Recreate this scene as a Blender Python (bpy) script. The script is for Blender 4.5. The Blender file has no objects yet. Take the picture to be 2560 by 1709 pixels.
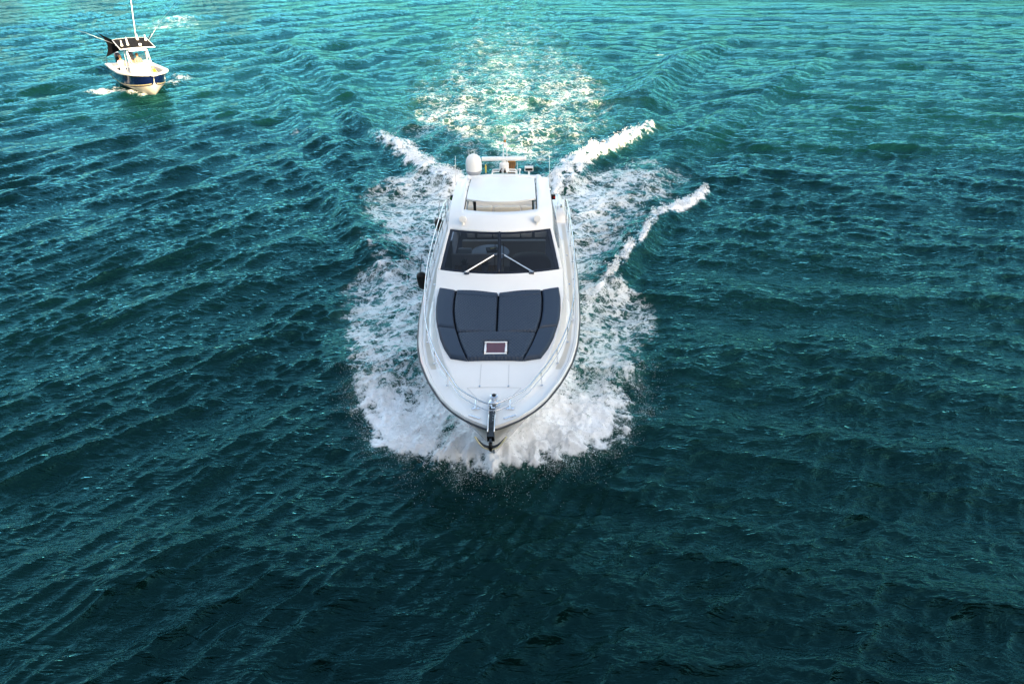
import bpy, bmesh, math, random
import numpy as np
from mathutils import Vector, Matrix

random.seed(7)
rng = np.random.default_rng(11)
sc = bpy.context.scene
R = math.radians

# ------------------------------------------------------------------ camera
CAM_H = 10.7
PITCH = 31.6
cam_d = bpy.data.cameras.new("camera")
cam = bpy.data.objects.new("camera", cam_d)
sc.collection.objects.link(cam)
cam.location = (0, 0, CAM_H)
cam.rotation_euler = (R(90 - PITCH), 0, 0)
cam_d.lens = 24.0
cam_d.sensor_width = 36.0
cam_d.clip_start = 0.1
cam_d.clip_end = 20000
sc.camera = cam

# ------------------------------------------------------------------ world, sun, exposure
SUN_EL, SUN_AZ = 18.0, 143.0          # low afternoon sun behind the camera, to the right
world = bpy.data.worlds.new("World")
sc.world = world
world.use_nodes = True
wn = world.node_tree
sky = wn.nodes.new('ShaderNodeTexSky')
sky.sky_type = 'NISHITA'
sky.sun_disc = False
sky.sun_elevation = R(SUN_EL)
sky.sun_rotation = R(SUN_AZ)
sky.air_density = 1.0
sky.dust_density = 2.2
sky.ozone_density = 4.0
bgn = wn.nodes['Background']
wn.links.new(sky.outputs[0], bgn.inputs[0])
bgn.inputs[1].default_value = 0.12

sun_d = bpy.data.lights.new("sun", 'SUN')
sun_d.energy = 2.8
sun_d.angle = R(0.6)
sun_d.color = (1.0, 0.92, 0.80)
sun = bpy.data.objects.new("sun", sun_d)
sc.collection.objects.link(sun)
_sd = Vector((math.sin(R(SUN_AZ)) * math.cos(R(SUN_EL)), math.cos(R(SUN_AZ)) * math.cos(R(SUN_EL)), math.sin(R(SUN_EL))))
sun.rotation_euler = _sd.to_track_quat('Z', 'Y').to_euler()

vs = sc.view_settings
vs.view_transform = 'Standard'
vs.look = 'None'
vs.gamma = 1.0
vs.exposure = 2.6
vs.use_curve_mapping = False
vs.use_white_balance = True            # the camera was balanced for the shade
vs.white_balance_temperature = 10300
vs.white_balance_tint = 10
sc.cycles.max_bounces = 6
sc.cycles.transparent_max_bounces = 8
sc.cycles.use_denoising = True
sc.cycles.sample_clamp_indirect = 1.5
sc.cycles.sample_clamp_direct = 3.0
sc.cycles.caustics_reflective = False
sc.cycles.caustics_refractive = False

# ------------------------------------------------------------------ helpers
COL = sc.collection


def link(o, parent=None):
    COL.objects.link(o)
    if parent is not None:
        o.parent = parent
    return o


def tag(o, label=None, cat=None, group=None, kind=None):
    if label: o["label"] = label
    if cat: o["category"] = cat
    if group: o["group"] = group
    if kind: o["kind"] = kind
    return o


def empty(name, loc, rot=(0, 0, 0)):
    e = bpy.data.objects.new(name, None)
    e.empty_display_size = 0.3
    e.location = loc
    e.rotation_euler = rot
    return link(e)


class MB:
    """collects verts and faces, builds ONE mesh object"""
    def __init__(self):
        self.v, self.f, self.m = [], [], []

    def add(self, vs_, fs_, mi=0):
        o = len(self.v)
        self.v += [tuple(map(float, p)) for p in vs_]
        self.f += [tuple(i + o for i in f) for f in fs_]
        self.m += [mi] * len(fs_)
        return self

    def box(self, c, s, rot=None, mi=0, taper=1.0):
        vs_ = []
        for z in (-.5, .5):
            k = taper if z > 0 else 1.0
            for x, y in ((-.5, -.5), (.5, -.5), (.5, .5), (-.5, .5)):
                p = Vector((x * s[0] * k, y * s[1] * k, z * s[2]))
                if rot is not None: p = rot @ p
                vs_.append(p + Vector(c))
        return self.add(vs_, [(3, 2, 1, 0), (4, 5, 6, 7), (0, 1, 5, 4), (1, 2, 6, 5), (2, 3, 7, 6), (3, 0, 4, 7)], mi)

    def tube(self, pts, r, n=8, mi=0, cap=True):
        pts = [Vector(p) for p in pts]
        rs = r if isinstance(r, (list, tuple)) else [r] * len(pts)
        rings = []
        up = None
        for i, p in enumerate(pts):
            d = (pts[min(i + 1, len(pts) - 1)] - pts[max(i - 1, 0)])
            if d.length < 1e-9: d = Vector((0, 0, 1))
            d.normalize()
            if up is None:
                a = Vector((0, 0, 1)) if abs(d.z) < .9 else Vector((1, 0, 0))
                up = d.cross(a).normalized()
            up = (up - d * up.dot(d)).normalized()
            w = d.cross(up)
            rings.append([p + (up * math.cos(2 * math.pi * k / n) + w * math.sin(2 * math.pi * k / n)) * rs[i] for k in range(n)])
        vs_ = [q for rg in rings for q in rg]
        fs_ = []
        for i in range(len(pts) - 1):
            for k in range(n):
                k2 = (k + 1) % n
                fs_.append((i * n + k, i * n + k2, (i + 1) * n + k2, (i + 1) * n + k))
        if cap:
            fs_.append(tuple(range(n - 1, -1, -1)))
            fs_.append(tuple((len(pts) - 1) * n + k for k in range(n)))
        return self.add(vs_, fs_, mi)

    def lathe(self, prof, c=(0, 0, 0), n=20, mi=0, rot=None):
        """prof: list of (radius, z)"""
        vs_, fs_ = [], []
        for rr, z in prof:
            for k in range(n):
                a = 2 * math.pi * k / n
                p = Vector((rr * math.cos(a), rr * math.sin(a), z))
                if rot is not None: p = rot @ p
                vs_.append(p + Vector(c))
        for i in range(len(prof) - 1):
            for k in range(n):
                k2 = (k + 1) % n
                fs_.append((i * n + k, i * n + k2, (i + 1) * n + k2, (i + 1) * n + k))
        fs_.append(tuple(range(n - 1, -1, -1)))
        fs_.append(tuple((len(prof) - 1) * n + k for k in range(n)))
        return self.add(vs_, fs_, mi)

    def grid(self, P, mi=0, flip=False):
        """P[i][j] -> quad grid"""
        ni, nj = len(P), len(P[0])
        vs_ = [p for row in P for p in row]
        fs_ = []
        for i in range(ni - 1):
            for j in range(nj - 1):
                f = (i * nj + j, i * nj + j + 1, (i + 1) * nj + j + 1, (i + 1) * nj + j)
                fs_.append(f[::-1] if flip else f)
        return self.add(vs_, fs_, mi)

    def build(self, name, mats, parent=None, smooth=False, bevel=0, auto=None):
        me = bpy.data.meshes.new(name)
        me.from_pydata(self.v, [], self.f)
        if not isinstance(mats, (list, tuple)): mats = [mats]
        for m in mats: me.materials.append(m)
        me.polygons.foreach_set('material_index', self.m)
        me.update()
        if bevel:
            bm = bmesh.new(); bm.from_mesh(me)
            bmesh.ops.remove_doubles(bm, verts=bm.verts, dist=1e-5)
            es = [e for e in bm.edges if len(e.link_faces) == 2 and e.calc_face_angle(0) > R(30)]
            bmesh.ops.bevel(bm, geom=es, offset=bevel, segments=2, profile=.6, affect='EDGES', clamp_overlap=True)
            bm.to_mesh(me); bm.free()
        if smooth:
            me.polygons.foreach_set('use_smooth', [True] * len(me.polygons))
            if auto: me.set_sharp_from_angle(angle=R(auto))
        o = bpy.data.objects.new(name, me)
        return link(o, parent)


def spline(pts, n):
    """Catmull-Rom through pts, n samples per span"""
    P = [Vector(p) for p in pts]
    out = []
    for i in range(len(P) - 1):
        p0, p1, p2, p3 = P[max(i - 1, 0)], P[i], P[i + 1], P[min(i + 2, len(P) - 1)]
        for k in range(n):
            t = k / n
            out.append(.5 * ((2 * p1) + (p2 - p0) * t + (2 * p0 - 5 * p1 + 4 * p2 - p3) * t * t + (3 * p1 - p0 - 3 * p2 + p3) * t ** 3))
    out.append(P[-1])
    return out


def sstep(a, b, x):
    t = np.clip((x - a) / (b - a), 0, 1)
    return t * t * (3 - 2 * t)


# ------------------------------------------------------------------ materials
def mat(name, col, rough=.5, metal=0., coat=0., spec=.5, noise=0., nscale=20., bump=0., bscale=60.):
    m = bpy.data.materials.new(name)
    m.use_nodes = True
    nt = m.node_tree
    b = nt.nodes['Principled BSDF']
    b.inputs['Base Color'].default_value = (*col, 1)
    b.inputs['Roughness'].default_value = rough
    b.inputs['Metallic'].default_value = metal
    b.inputs['Coat Weight'].default_value = coat
    b.inputs['Coat Roughness'].default_value = .08
    b.inputs['Specular IOR Level'].default_value = spec
    tc = nt.nodes.new('ShaderNodeTexCoord')
    if noise:
        n = nt.nodes.new('ShaderNodeTexNoise'); n.inputs['Scale'].default_value = nscale; n.inputs['Detail'].default_value = 5
        nt.links.new(tc.outputs['Object'], n.inputs['Vector'])
        mx = nt.nodes.new('ShaderNodeMix'); mx.data_type = 'RGBA'
        mx.inputs['A'].default_value = (*[c * (1 - noise) for c in col], 1)
        mx.inputs['B'].default_value = (*[min(1, c * (1 + noise)) for c in col], 1)
        nt.links.new(n.outputs['Fac'], mx.inputs['Factor'])
        nt.links.new(mx.outputs['Result'], b.inputs['Base Color'])
    if bump:
        n2 = nt.nodes.new('ShaderNodeTexNoise'); n2.inputs['Scale'].default_value = bscale; n2.inputs['Detail'].default_value = 3
        nt.links.new(tc.outputs['Object'], n2.inputs['Vector'])
        bp = nt.nodes.new('ShaderNodeBump'); bp.inputs['Strength'].default_value = bump; bp.inputs['Distance'].default_value = .01
        nt.links.new(n2.outputs['Fac'], bp.inputs['Height'])
        nt.links.new(bp.outputs['Normal'], b.inputs['Normal'])
    return m


M = {}
M['gel'] = mat('white_gelcoat', (.79, .78, .765), .26, coat=.35, noise=.045, nscale=1.7)
M['nonskid'] = mat('cream_nonskid', (.58, .54, .48), .6, noise=.05, nscale=3, bump=.25, bscale=260)
M['chrome'] = mat('stainless', (.72, .72, .73), .14, metal=1, noise=.08, nscale=8)
M['black'] = mat('black_rubber', (.003, .003, .0035), .5, spec=.3, noise=.2)
M['blackgloss'] = mat('black_gloss', (.003, .0035, .005), .15)
M['frame'] = mat('windscreen_frame', (.002, .004, .012), .2)
M['rub'] = mat('rub_rail', (.03, .036, .046), .3)
M['cushion'] = mat('cushion_plain', (.0115, .030, .058), .62, noise=.1, nscale=5, bump=.12, bscale=220)
M['gasket'] = mat('seam_grey', (.50, .50, .50), .6)
M['plastic'] = mat('white_plastic', (.78, .78, .77), .35, noise=.02)
M['greyband'] = mat('grey_plastic', (.33, .36, .4), .4)
M['yellow'] = mat('yellow_plastic', (.75, .5, .06), .4)
M['orange'] = mat('varnished_teak', (.5, .22, .06), .4, noise=.25, nscale=12)
M['teak'] = mat('teak_boards', (.27, .13, .05), .5, noise=.3, nscale=9)
M['leather'] = mat('cream_leather', (.55, .5, .43), .55, noise=.05)
M['darkseat'] = mat('dark_seat', (.015, .02, .032), .6)
M['tabletop'] = mat('table_top', (.35, .42, .46), .3)
M['navycover'] = mat('helm_cover', (.003, .005, .018), .55, noise=.15)
M['red'] = mat('red_lens', (.5, .02, .02), .2)
M['green'] = mat('green_lens', (.01, .2, .06), .2)
M['leaf'] = mat('plant_leaf', (.02, .05, .025), .5, noise=.3)
M['pot'] = mat('plant_pot', (.3, .31, .33), .4)
M['alum'] = mat('brushed_aluminium', (.45, .45, .45), .35, metal=1)
M['navyhull'] = mat('navy_hull', (.003, .012, .060), .06, spec=.2)
M['gold'] = mat('gold_stripe', (.6, .5, .3), .4)
M['bottom'] = mat('cream_bottom', (.72, .69, .6), .45, noise=.03)
M['brownfab'] = mat('dark_brown_canvas', (.010, .008, .006), .7, spec=.1, noise=.2, bump=.1)
M['blackfab'] = mat('black_canvas', (.003, .0035, .006), .8, spec=.1)
M['blue'] = mat('bright_blue_fabric', (.01, .17, .55), .6)
M['liner'] = mat('boat_liner', (.68, .66, .61), .45, noise=.04)
M['skin'] = mat('skin', (.55, .29, .18), .55, noise=.08)
M['skin2'] = mat('tanned_skin', (.48, .24, .13), .55, noise=.08)
M['hair'] = mat('dark_hair', (.05, .025, .012), .6, noise=.3)
M['hairf'] = mat('auburn_hair', (.3, .12, .03), .6, noise=.3)
M['shirtw'] = mat('white_cloth', (.75, .73, .74), .8)
M['pink'] = mat('pink_cloth', (.75, .05, .3), .7)
M['shorts'] = mat('dark_cloth', (.06, .07, .1), .8)
M['capw'] = mat('white_cap', (.8, .8, .78), .7)
M['orangecl'] = mat('orange_cloth', (.75, .25, .03), .7)
M['concrete'] = mat('bridge_concrete', (.30, .29, .27), .85, noise=.15, nscale=.7)


def mat_quilt():
    m = mat('cushion_quilted', (.0115, .030, .058), .6)
    nt = m.node_tree; b = nt.nodes['Principled BSDF']
    tc = nt.nodes.new('ShaderNodeTexCoord')
    sp = nt.nodes.new('ShaderNodeSeparateXYZ'); nt.links.new(tc.outputs['Object'], sp.inputs[0])

    def mth(op, a, bb=None, c=None):
        n = nt.nodes.new('ShaderNodeMath'); n.operation = op
        for i, x in enumerate((a, bb, c)):
            if x is None: continue
            if isinstance(x, (int, float)): n.inputs[i].default_value = x
            else: nt.links.new(x, n.inputs[i])
        return n.outputs[0]
    k = 1 / .085
    sx = mth('MULTIPLY', sp.outputs[0], k); sy = mth('MULTIPLY', sp.outputs[1], k * .8)
    outs = []
    for s in (1, -1):
        a = mth('ADD', sx, mth('MULTIPLY', sy, s))
        outs.append(mth('ABSOLUTE', mth('SUBTRACT', mth('FRACT', a), .5)))
    d = mth('SUBTRACT', .5, mth('MAXIMUM', outs[0], outs[1]))      # 0 on the stitch lines
    h = mth('POWER', mth('MINIMUM', mth('MULTIPLY', d, 2.6), 1.0), .5)
    bp = nt.nodes.new('ShaderNodeBump'); bp.inputs['Strength'].default_value = .9; bp.inputs['Distance'].default_value = .012
    nt.links.new(h, bp.inputs['Height']); nt.links.new(bp.outputs['Normal'], b.inputs['Normal'])
    st = mth('LESS_THAN', d, .035)
    mx = nt.nodes.new('ShaderNodeMix'); mx.data_type = 'RGBA'
    mx.inputs['A'].default_value = (.0115, .030, .058, 1); mx.inputs['B'].default_value = (.03, .045, .07, 1)
    nt.links.new(st, mx.inputs['Factor']); nt.links.new(mx.outputs['Result'], b.inputs['Base Color'])
    return m


M['quilt'] = mat_quilt()


def mat_glass(name, tint, ior=1.5, rough=.0):
    m = bpy.data.materials.new(name); m.use_nodes = True
    nt = m.node_tree; nt.nodes.clear()
    out = nt.nodes.new('ShaderNodeOutputMaterial')
    tr = nt.nodes.new('ShaderNodeBsdfTransparent'); tr.inputs[0].default_value = (*tint, 1)
    gl = nt.nodes.new('ShaderNodeBsdfGlossy'); gl.inputs['Roughness'].default_value = rough
    fr = nt.nodes.new('ShaderNodeFresnel'); fr.inputs[0].default_value = ior
    mx = nt.nodes.new('ShaderNodeMixShader')
    nt.links.new(fr.outputs[0], mx.inputs[0]); nt.links.new(tr.outputs[0], mx.inputs[1]); nt.links.new(gl.outputs[0], mx.inputs[2])
    nt.links.new(mx.outputs[0], out.inputs[0])
    return m


M['tint'] = mat_glass('tinted_glass', (.24, .29, .36))
M['clear'] = mat_glass('clear_glass', (.8, .85, .85))
M['hatchglass'] = mat('hatch_acrylic', (.10, .022, .035), .12, coat=.6)


# ------------------------------------------------------------------ pixel -> world (measuring the photo)
FPX = 2560 * 24 / 36
_c, _s = math.cos(R(PITCH)), math.sin(R(PITCH))


def un(px, py, z=0.):
    a = (px - 1280) / FPX; b = -(py - 854.5) / FPX
    dy = _c + b * _s; dz = -_s + b * _c
    t = (z - CAM_H) / dz
    return (a * t, dy * t)


# ------------------------------------------------------------------ numpy noise
_perm = rng.permutation(512).astype(np.int32)
_ang = rng.random(512) * 2 * np.pi
_gx, _gy = np.cos(_ang).astype(np.float32), np.sin(_ang).astype(np.float32)


def perlin(x, y):
    xi = np.floor(x).astype(np.int32); yi = np.floor(y).astype(np.int32)
    xf = (x - xi).astype(np.float32); yf = (y - yi).astype(np.float32)
    u = xf * xf * xf * (xf * (xf * 6 - 15) + 10); v = yf * yf * yf * (yf * (yf * 6 - 15) + 10)

    def g(ix, iy, dx, dy):
        h = _perm[(_perm[ix & 511] + iy) & 511]
        return _gx[h] * dx + _gy[h] * dy
    a = g(xi, yi, xf, yf); b = g(xi + 1, yi, xf - 1, yf)
    c = g(xi, yi + 1, xf, yf - 1); d = g(xi + 1, yi + 1, xf - 1, yf - 1)
    return (a + u * (b - a)) * (1 - v) + (c + u * (d - c)) * v


def fbm(x, y, oct=4, lac=2.1, gain=.5, ridged=False):
    s, amp, tot = 0, 1., 0
    for o in range(oct):
        n = perlin(x + 17.3 * o, y - 9.1 * o)
        if ridged: n = 1 - np.abs(n) * 2.2
        s = s + n * amp; tot += amp
        x, y, amp = x * lac, y * lac, amp * gain
    return s / tot


def seg_dist(X, Y, pts):
    """distance to a polyline, signed side (+ = left of travel) and position along it (0..1)"""
    best = np.full(X.shape, 1e9, np.float32); side = np.zeros_like(best); par = np.zeros_like(best)
    L = [0]
    for i in range(len(pts) - 1): L.append(L[-1] + math.dist(pts[i], pts[i + 1]))
    for i in range(len(pts) - 1):
        ax, ay = pts[i]; bx, by = pts[i + 1]
        dx, dy = bx - ax, by - ay; l2 = dx * dx + dy * dy
        t = np.clip(((X - ax) * dx + (Y - ay) * dy) / l2, 0, 1)
        ex, ey = X - (ax + t * dx), Y - (ay + t * dy)
        d = np.sqrt(ex * ex + ey * ey)
        m = d < best
        best = np.where(m, d, best)
        side = np.where(m, np.sign(dx * ey - dy * ex), side)
        par = np.where(m, (L[i] + t * math.sqrt(l2)) / L[-1], par)
    return best, side, par


def poly_sd(X, Y, pts):
    """signed distance to polygon, positive inside"""
    d, _, _ = seg_dist(X, Y, list(pts) + [pts[0]])
    ins = np.zeros(X.shape, bool)
    n = len(pts)
    for i in range(n):
        x1, y1 = pts[i]; x2, y2 = pts[(i + 1) % n]
        if y1 == y2: continue
        c = ((Y >= y1) != (Y >= y2)) & (X < (x2 - x1) * (Y - y1) / (y2 - y1) + x1)
        ins ^= c
    return np.where(ins, d, -d)


# ------------------------------------------------------------------ yacht measures (needed by the water as well)
YX, YY, YAW = -0.38, 10.70, -0.018           # bow tip in the world, yaw


def beam(s):      # half beam at the gunwale
    return np.interp(s, [0, .04, .12, .3, .6, 1.0, 1.7, 2.5, 3.3, 4.5, 5.8, 7.3, 9, 11, 13.6],
                        [0.03, .13, .27, .55, .85, 1.13, 1.47, 1.75, 1.92, 2.05, 2.12, 2.17, 2.18, 2.17, 2.10])


def zgun(s): return np.interp(s, [0, 4, 8, 14], [2.10, 2.02, 1.96, 1.90])


# ------------------------------------------------------------------ water
def build_water():
    # rows evenly spaced in depression angle as far as 200 m, then out to the horizon; columns fan out
    NR, NC = 1000, 1060
    ang = np.linspace(R(61), R(2.9), NR)
    yr = CAM_H / np.tan(ang)
    far = 200 * np.geomspace(1.08, 40, 24)
    near = np.array([-400, -150, -60, -25, -10, -4, 0., 3.])
    yr = np.concatenate([near[near < yr[0] - .4], yr[yr < 200], far])
    hw = .74 * np.maximum(yr, 0) + 9
    u = np.linspace(-1, 1, NC)
    u = np.concatenate([[-40, -14, -6, -3, -1.8, -1.3], u, [1.3, 1.8, 3, 6, 14, 40]])
    Y0 = np.repeat(yr[:, None], len(u), 1).astype(np.float32)
    X0 = (hw[:, None] * u[None, :]).astype(np.float32)
    nr, nc = X0.shape
    dy = np.gradient(yr)[:, None] * np.ones((1, nc)); dy = dy.astype(np.float32)
    core = (np.abs(u)[None, :] <= 1.001) & (yr[:, None] > 2) & (yr[:, None] < 230)
    core = core.astype(np.float32)

    X, Y, Z = X0.copy(), Y0.copy(), np.zeros_like(X0)
    # wind sea: a directional sum of trochoidal waves; the crests lie across the view, tilted a little
    nw = 110
    lam = np.geomspace(.22, 9.0, nw) * (1 + .12 * rng.standard_normal(nw))
    slope = np.interp(np.log(lam), np.log([.22, .5, 1.1, 2.2, 4.5, 9]), [.072, .076, .058, .042, .034, .021])
    main = R(-68)                                                # travelling towards the camera, a little to the right
    spread = np.interp(np.log(lam), np.log([.22, 1, 4, 9]), [.70, .48, .36, .3])
    trainA = rng.random(nw) < .5
    th = np.where(trainA, R(-40), R(-97)) + .68 * spread * rng.standard_normal(nw)
    wA = (1 / (1 + np.exp((X0 + 2) / 7))).astype(np.float32)
    k = 2 * np.pi / lam
    amp = slope / k
    # patches of rougher and calmer water
    gust = np.clip(.95 + 1.1 * fbm(X0 / 5 + 3, Y0 / 6, 3), .25, 1.7)
    for i in range(nw):
        kx, ky = k[i] * math.cos(th[i]), k[i] * math.sin(th[i])
        ph = rng.random() * 2 * np.pi
        p = kx * X0 + ky * Y0 + ph
        att = core * np.clip((lam[i] / dy - 2.0) / 2.0, 0, 1)
        att = att * (.30 + .95 * (wA if trainA[i] else 1 - wA))
        if lam[i] < 2.5: att = att * gust
        a = (amp[i] * att).astype(np.float32)
        sp_, cp_ = np.sin(p), np.cos(p)
        Z += a * sp_
        q = .85
        X += q * a * math.cos(th[i]) * cp_
        Y += q * a * math.sin(th[i]) * cp_
    del sp_, cp_, p

    # ---- yacht frame of every vertex
    S = (Y0 - YY); T = (X0 - YX) - .018 * S
    D = np.zeros_like(X0)            # foam cover
    A = np.zeros_like(X0)            # entrained bubbles just below the surface
    wob = fbm(X0 * .9, Y0 * .7, 4).astype(np.float32)
    wob2 = fbm(X0 * .35 + 5, Y0 * .3, 3).astype(np.float32)

    def region(pts, z=0.): return [un(px, py, z) for px, py in pts]

    def crest(pix, h, wf, wb, foam=0., fw=.5, z=.3, taper=(.12, .25), trough=.0, flip=1, fpar=(0, 1)):
        nonlocal Z
        pts = [un(a, b, z) for a, b in pix]
        pts = [(p.x, p.y) for p in spline([(a, b, 0) for a, b in pts], 5)]
        d, sd, par = seg_dist(X0 + wob * .5, Y0 + wob2 * .8, pts)
        sd = sd * flip                                             # + = front (steep) side
        w = np.where(sd > 0, wf, wb)
        env = np.clip(par / taper[0], 0, 1) * np.clip((1 - par) / taper[1], 0, 1)
        env = env * env * (3 - 2 * env)
        prof = np.exp(-(d / w) ** 2) - trough * np.exp(-((d - 1.7 * w) / w) ** 2)
        Z = Z + (h * env * prof * core * (1 + .35 * wob)).astype(np.float32)
        if foam:
            e2 = sstep(fpar[0] - .06, fpar[0] + .02, par) * (1 - sstep(fpar[1] - .22, fpar[1] + .06, par))
            back = np.where(sd > 0, fw * .55, fw * 1.5)
            f = foam * np.exp(-(d / back) ** 2) * e2 * env ** .3
            rg = np.zeros_like(X0); mk = f > .02
            rg[mk] = fbm(X0[mk] * 2.2, Y0[mk] * 2.2, 4, gain=.6)
            D[:] = np.maximum(D, f * (.80 + .9 * wob + 1.9 * rg))
            Z = Z + (.30 * f * rg * core).astype(np.float32)

    # hull-side bow wave, right: breaking crest running out from the shoulder
    crest([(1448, 792), (1478, 745), (1530, 690), (1590, 620), (1635, 545), (1700, 500), (1790, 452), (1860, 410)],
          .34, .55, 1.1, foam=.86, fw=.30, flip=-1, trough=.35, fpar=(0, .80), taper=(.12, .55))
    crest([(1690, 505), (1722, 487), (1745, 476), (1790, 452)], .12, .3, .4, foam=1.1, fw=.35, flip=-1, z=.5)
    # left
    crest([(1035, 770), (1000, 722), (955, 660), (915, 600), (868, 530), (800, 455), (720, 370), (650, 300)],
          .30, .60, 1.2, foam=.60, fw=.50, flip=1, trough=.35, fpar=(0, .30), taper=(.12, .6))
    # stern waves
    crest([(1385, 470), (1440, 415), (1500, 372), (1560, 342), (1632, 305), (1720, 262), (1830, 215)], .70, .7, 1.1, foam=.95, fw=1.0, flip=-1, z=.5, taper=(.05, .6), fpar=(0, .58))
    crest([(1160, 460), (1110, 432), (1045, 398), (1000, 362), (955, 330), (880, 275), (800, 220)], .58, .7, 1.1, foam=.92, fw=1.0, flip=1, z=.5, taper=(.05, .6), fpar=(0, .54))
    # older divergent waves, no foam or only a fleck
    crest([(1500, 560), (1640, 420), (1800, 300), (1960, 200), (2100, 120)], .30, 1.1, 1.9, flip=-1, z=.1, trough=.6)
    crest([(1560, 330), (1640, 220), (1740, 140), (1860, 80)], .38, 1.3, 2.2, flip=-1, z=.1, trough=.5, foam=.0, fw=.8)
    crest([(1600, 250), (1680, 170), (1720, 130)], .28, 1.0, 1.6, flip=-1, z=.1, foam=.16, fw=.7)
    crest([(960, 500), (860, 390), (770, 300), (700, 220), (640, 160)], .30, 1.1, 1.9, flip=1, z=.1, trough=.6)
    crest([(930, 330), (860, 230), (780, 150), (700, 90)], .36, 1.3, 2.2, flip=1, z=.1, trough=.5, foam=.0, fw=.7)
    for (cx, cy) in ((748, 318), (1652, 128)):
        a, b = un(cx, cy, .2)
        d = np.hypot((X0 - a) / 1.1, (Y0 - b) / .9)
        D[:] = np.maximum(D, (.62 + 1.2 * wob) * np.exp(-(d / .5) ** 2))

    # ---- foam sheets (outlines measured on the water plane)
    bowp = region([(1046, 700), (985, 690), (905, 720), (862, 770), (868, 820), (875, 880), (905, 940), (930, 1010), (962, 1075), (1000, 1122), (1070, 1146),
                   (1150, 1150), (1220, 1158), (1300, 1150), (1380, 1120), (1475, 1100), (1520, 1075), (1545, 1030), (1562, 985), (1575, 940),
                   (1610, 890), (1600, 850), (1560, 800), (1530, 760), (1450, 720)], .25)
    sdb = poly_sd(X0, Y0, bowp)
    wob3 = np.zeros_like(X0); _m = sdb > -1.5; wob3[_m] = fbm(X0[_m] * 2.8, Y0[_m] * 2.8, 4, gain=.6)
    e = sdb + .36 + .60 * wob + .35 * wob2 + .75 * wob3
    lace_r = region([(1330, 700), (1560, 690), (1640, 720), (1660, 830), (1635, 890), (1560, 940), (1330, 930)], .1)
    lace_l = region([(1190, 640), (960, 640), (880, 660), (830, 690), (840, 770), (855, 870), (900, 930), (1190, 930)], .1)
    sheet_r = region([(1320, 760), (1530, 690), (1600, 610), (1645, 540), (1720, 480), (1790, 440), (1700, 405), (1590, 380), (1480, 400), (1420, 430), (1290, 450)], .2)
    sheet_l = region([(1190, 760), (980, 690), (925, 610), (868, 545), (862, 480), (930, 425), (1030, 405), (1110, 420), (1230, 450)], .2)
    wake = region([(1150, 440), (1040, 380), (965, 322), (975, 250), (1040, 165), (1100, 90), (1160, 20), (1175, -40), (1370, -40), (1400, 20), (1450, 90), (1540, 190), (1590, 280), (1540, 335), (1440, 400), (1390, 440)], 0)
    wash = region([(1215, 440), (1205, 330), (1195, 260), (1180, 190), (1160, 120), (1135, 40), (1120, -30), (1400, -30), (1390, 40), (1365, 120), (1345, 200), (1340, 270), (1320, 340), (1300, 440)], 0)
    for pl, lvl, soft in ((lace_r, .50, .5), (lace_l, .53, .6), (sheet_r, .54, 1.5), (sheet_l, .54, 1.5)):
        sd_ = poly_sd(X0, Y0, pl)
        D[:] = np.maximum(D, lvl * sstep(-soft * .2, soft, sd_ + .8 * wob + .6 * wob2) * (1 + .55 * wob2) * (1 - .30 * sstep(3.0, 7.5, np.abs(T))))
    sw = poly_sd(X0, Y0, wake)
    fade = 1 - .70 * sstep(36, 105, Y0)
    side = np.abs(T)
    D[:] = np.maximum(D, .345 * sstep(-1, 3.2, sw + 3 * wob2) * fade * (1 + 1.1 * fbm(X0 * .42, Y0 * .10 + 7, 4)))
    ss = poly_sd(X0, Y0, wash)
    D[:] = np.maximum(D, (.45 + .2 * (1 - sstep(27, 40, Y0))) * sstep(-.6, 2.2, ss + 2.2 * wob2) * (1 - .65 * sstep(34, 100, Y0)) * (1 + .9 * fbm(X0 * .8, Y0 * .25 + 3, 4)))
    A[:] = np.maximum(A, sstep(-1.5, 2.5, ss + 1.2 * wob2) * (1 - .80 * sstep(34, 100, Y0)))
    A[:] = np.maximum(A, .35 * sstep(-1.5, 2.5, sw + 2 * wob2) * (1 - .5 * sstep(45, 120, Y0)))
    # the bow sheet: thick, heaped, churning
    db = sstep(-.1, .55, e)
    D[:] = np.maximum(D, db * (1.10 + .30 * wob2 + .8 * wob3) * (1 - .58 * sstep(1.8, 4.8, S)))
    A[:] = np.maximum(A, .75 * sstep(-.5, 1.2, e))
    A[:] = np.maximum(A, np.clip(D, 0, 1) * .55)
    # hull outline at the waterline
    sc_ = np.maximum(S, 0)
    hullb = beam(sc_) * np.interp(sc_, [0, 1.2, 2.5, 4.5, 7], [.0, .0, .45, .78, .94])
    dh = np.abs(T) - hullb                                          # distance outside the hull
    near_h = np.exp(-np.clip(dh, 0, 9) / .8) * sstep(.3, 1.8, S) * (1 - sstep(4.0, 8.0, S))
    D[:] = np.maximum(D, near_h * .95)
    # smooth sheet of water peeling off the stem, left of the bow
    gl = np.exp(-((T + 1.25 - .10 * (S - 1.5)) / .30) ** 2 - ((S - 2.3) / .9) ** 2)
    D[:] = D * (1 - .55 * gl)
    # heaped height of the bow wave
    out = np.clip(dh, 0, 9)
    ridge = sstep(-.7, 1.6, S) * (1 - sstep(3.5, 7.5, S))
    heap = (.55 * np.exp(-out / .9) + .16 * np.exp(-((e - .6) / .5) ** 2)) * ridge * sstep(-.3, .9, e)
    front = .22 * sstep(-.2, 1.3, e) * (1 - sstep(.5, 2.5, S)) * sstep(-1.6, -.6, S)
    idx = (sdb > -1.2)
    lump = np.zeros_like(X0); fine = np.zeros_like(X0)
    lump[idx] = fbm(X0[idx] * 2.6, Y0[idx] * 2.6, 5, ridged=False, gain=.55)
    fine[idx] = fbm(X0[idx] * 9, Y0[idx] * 9, 4, gain=.6)
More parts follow.
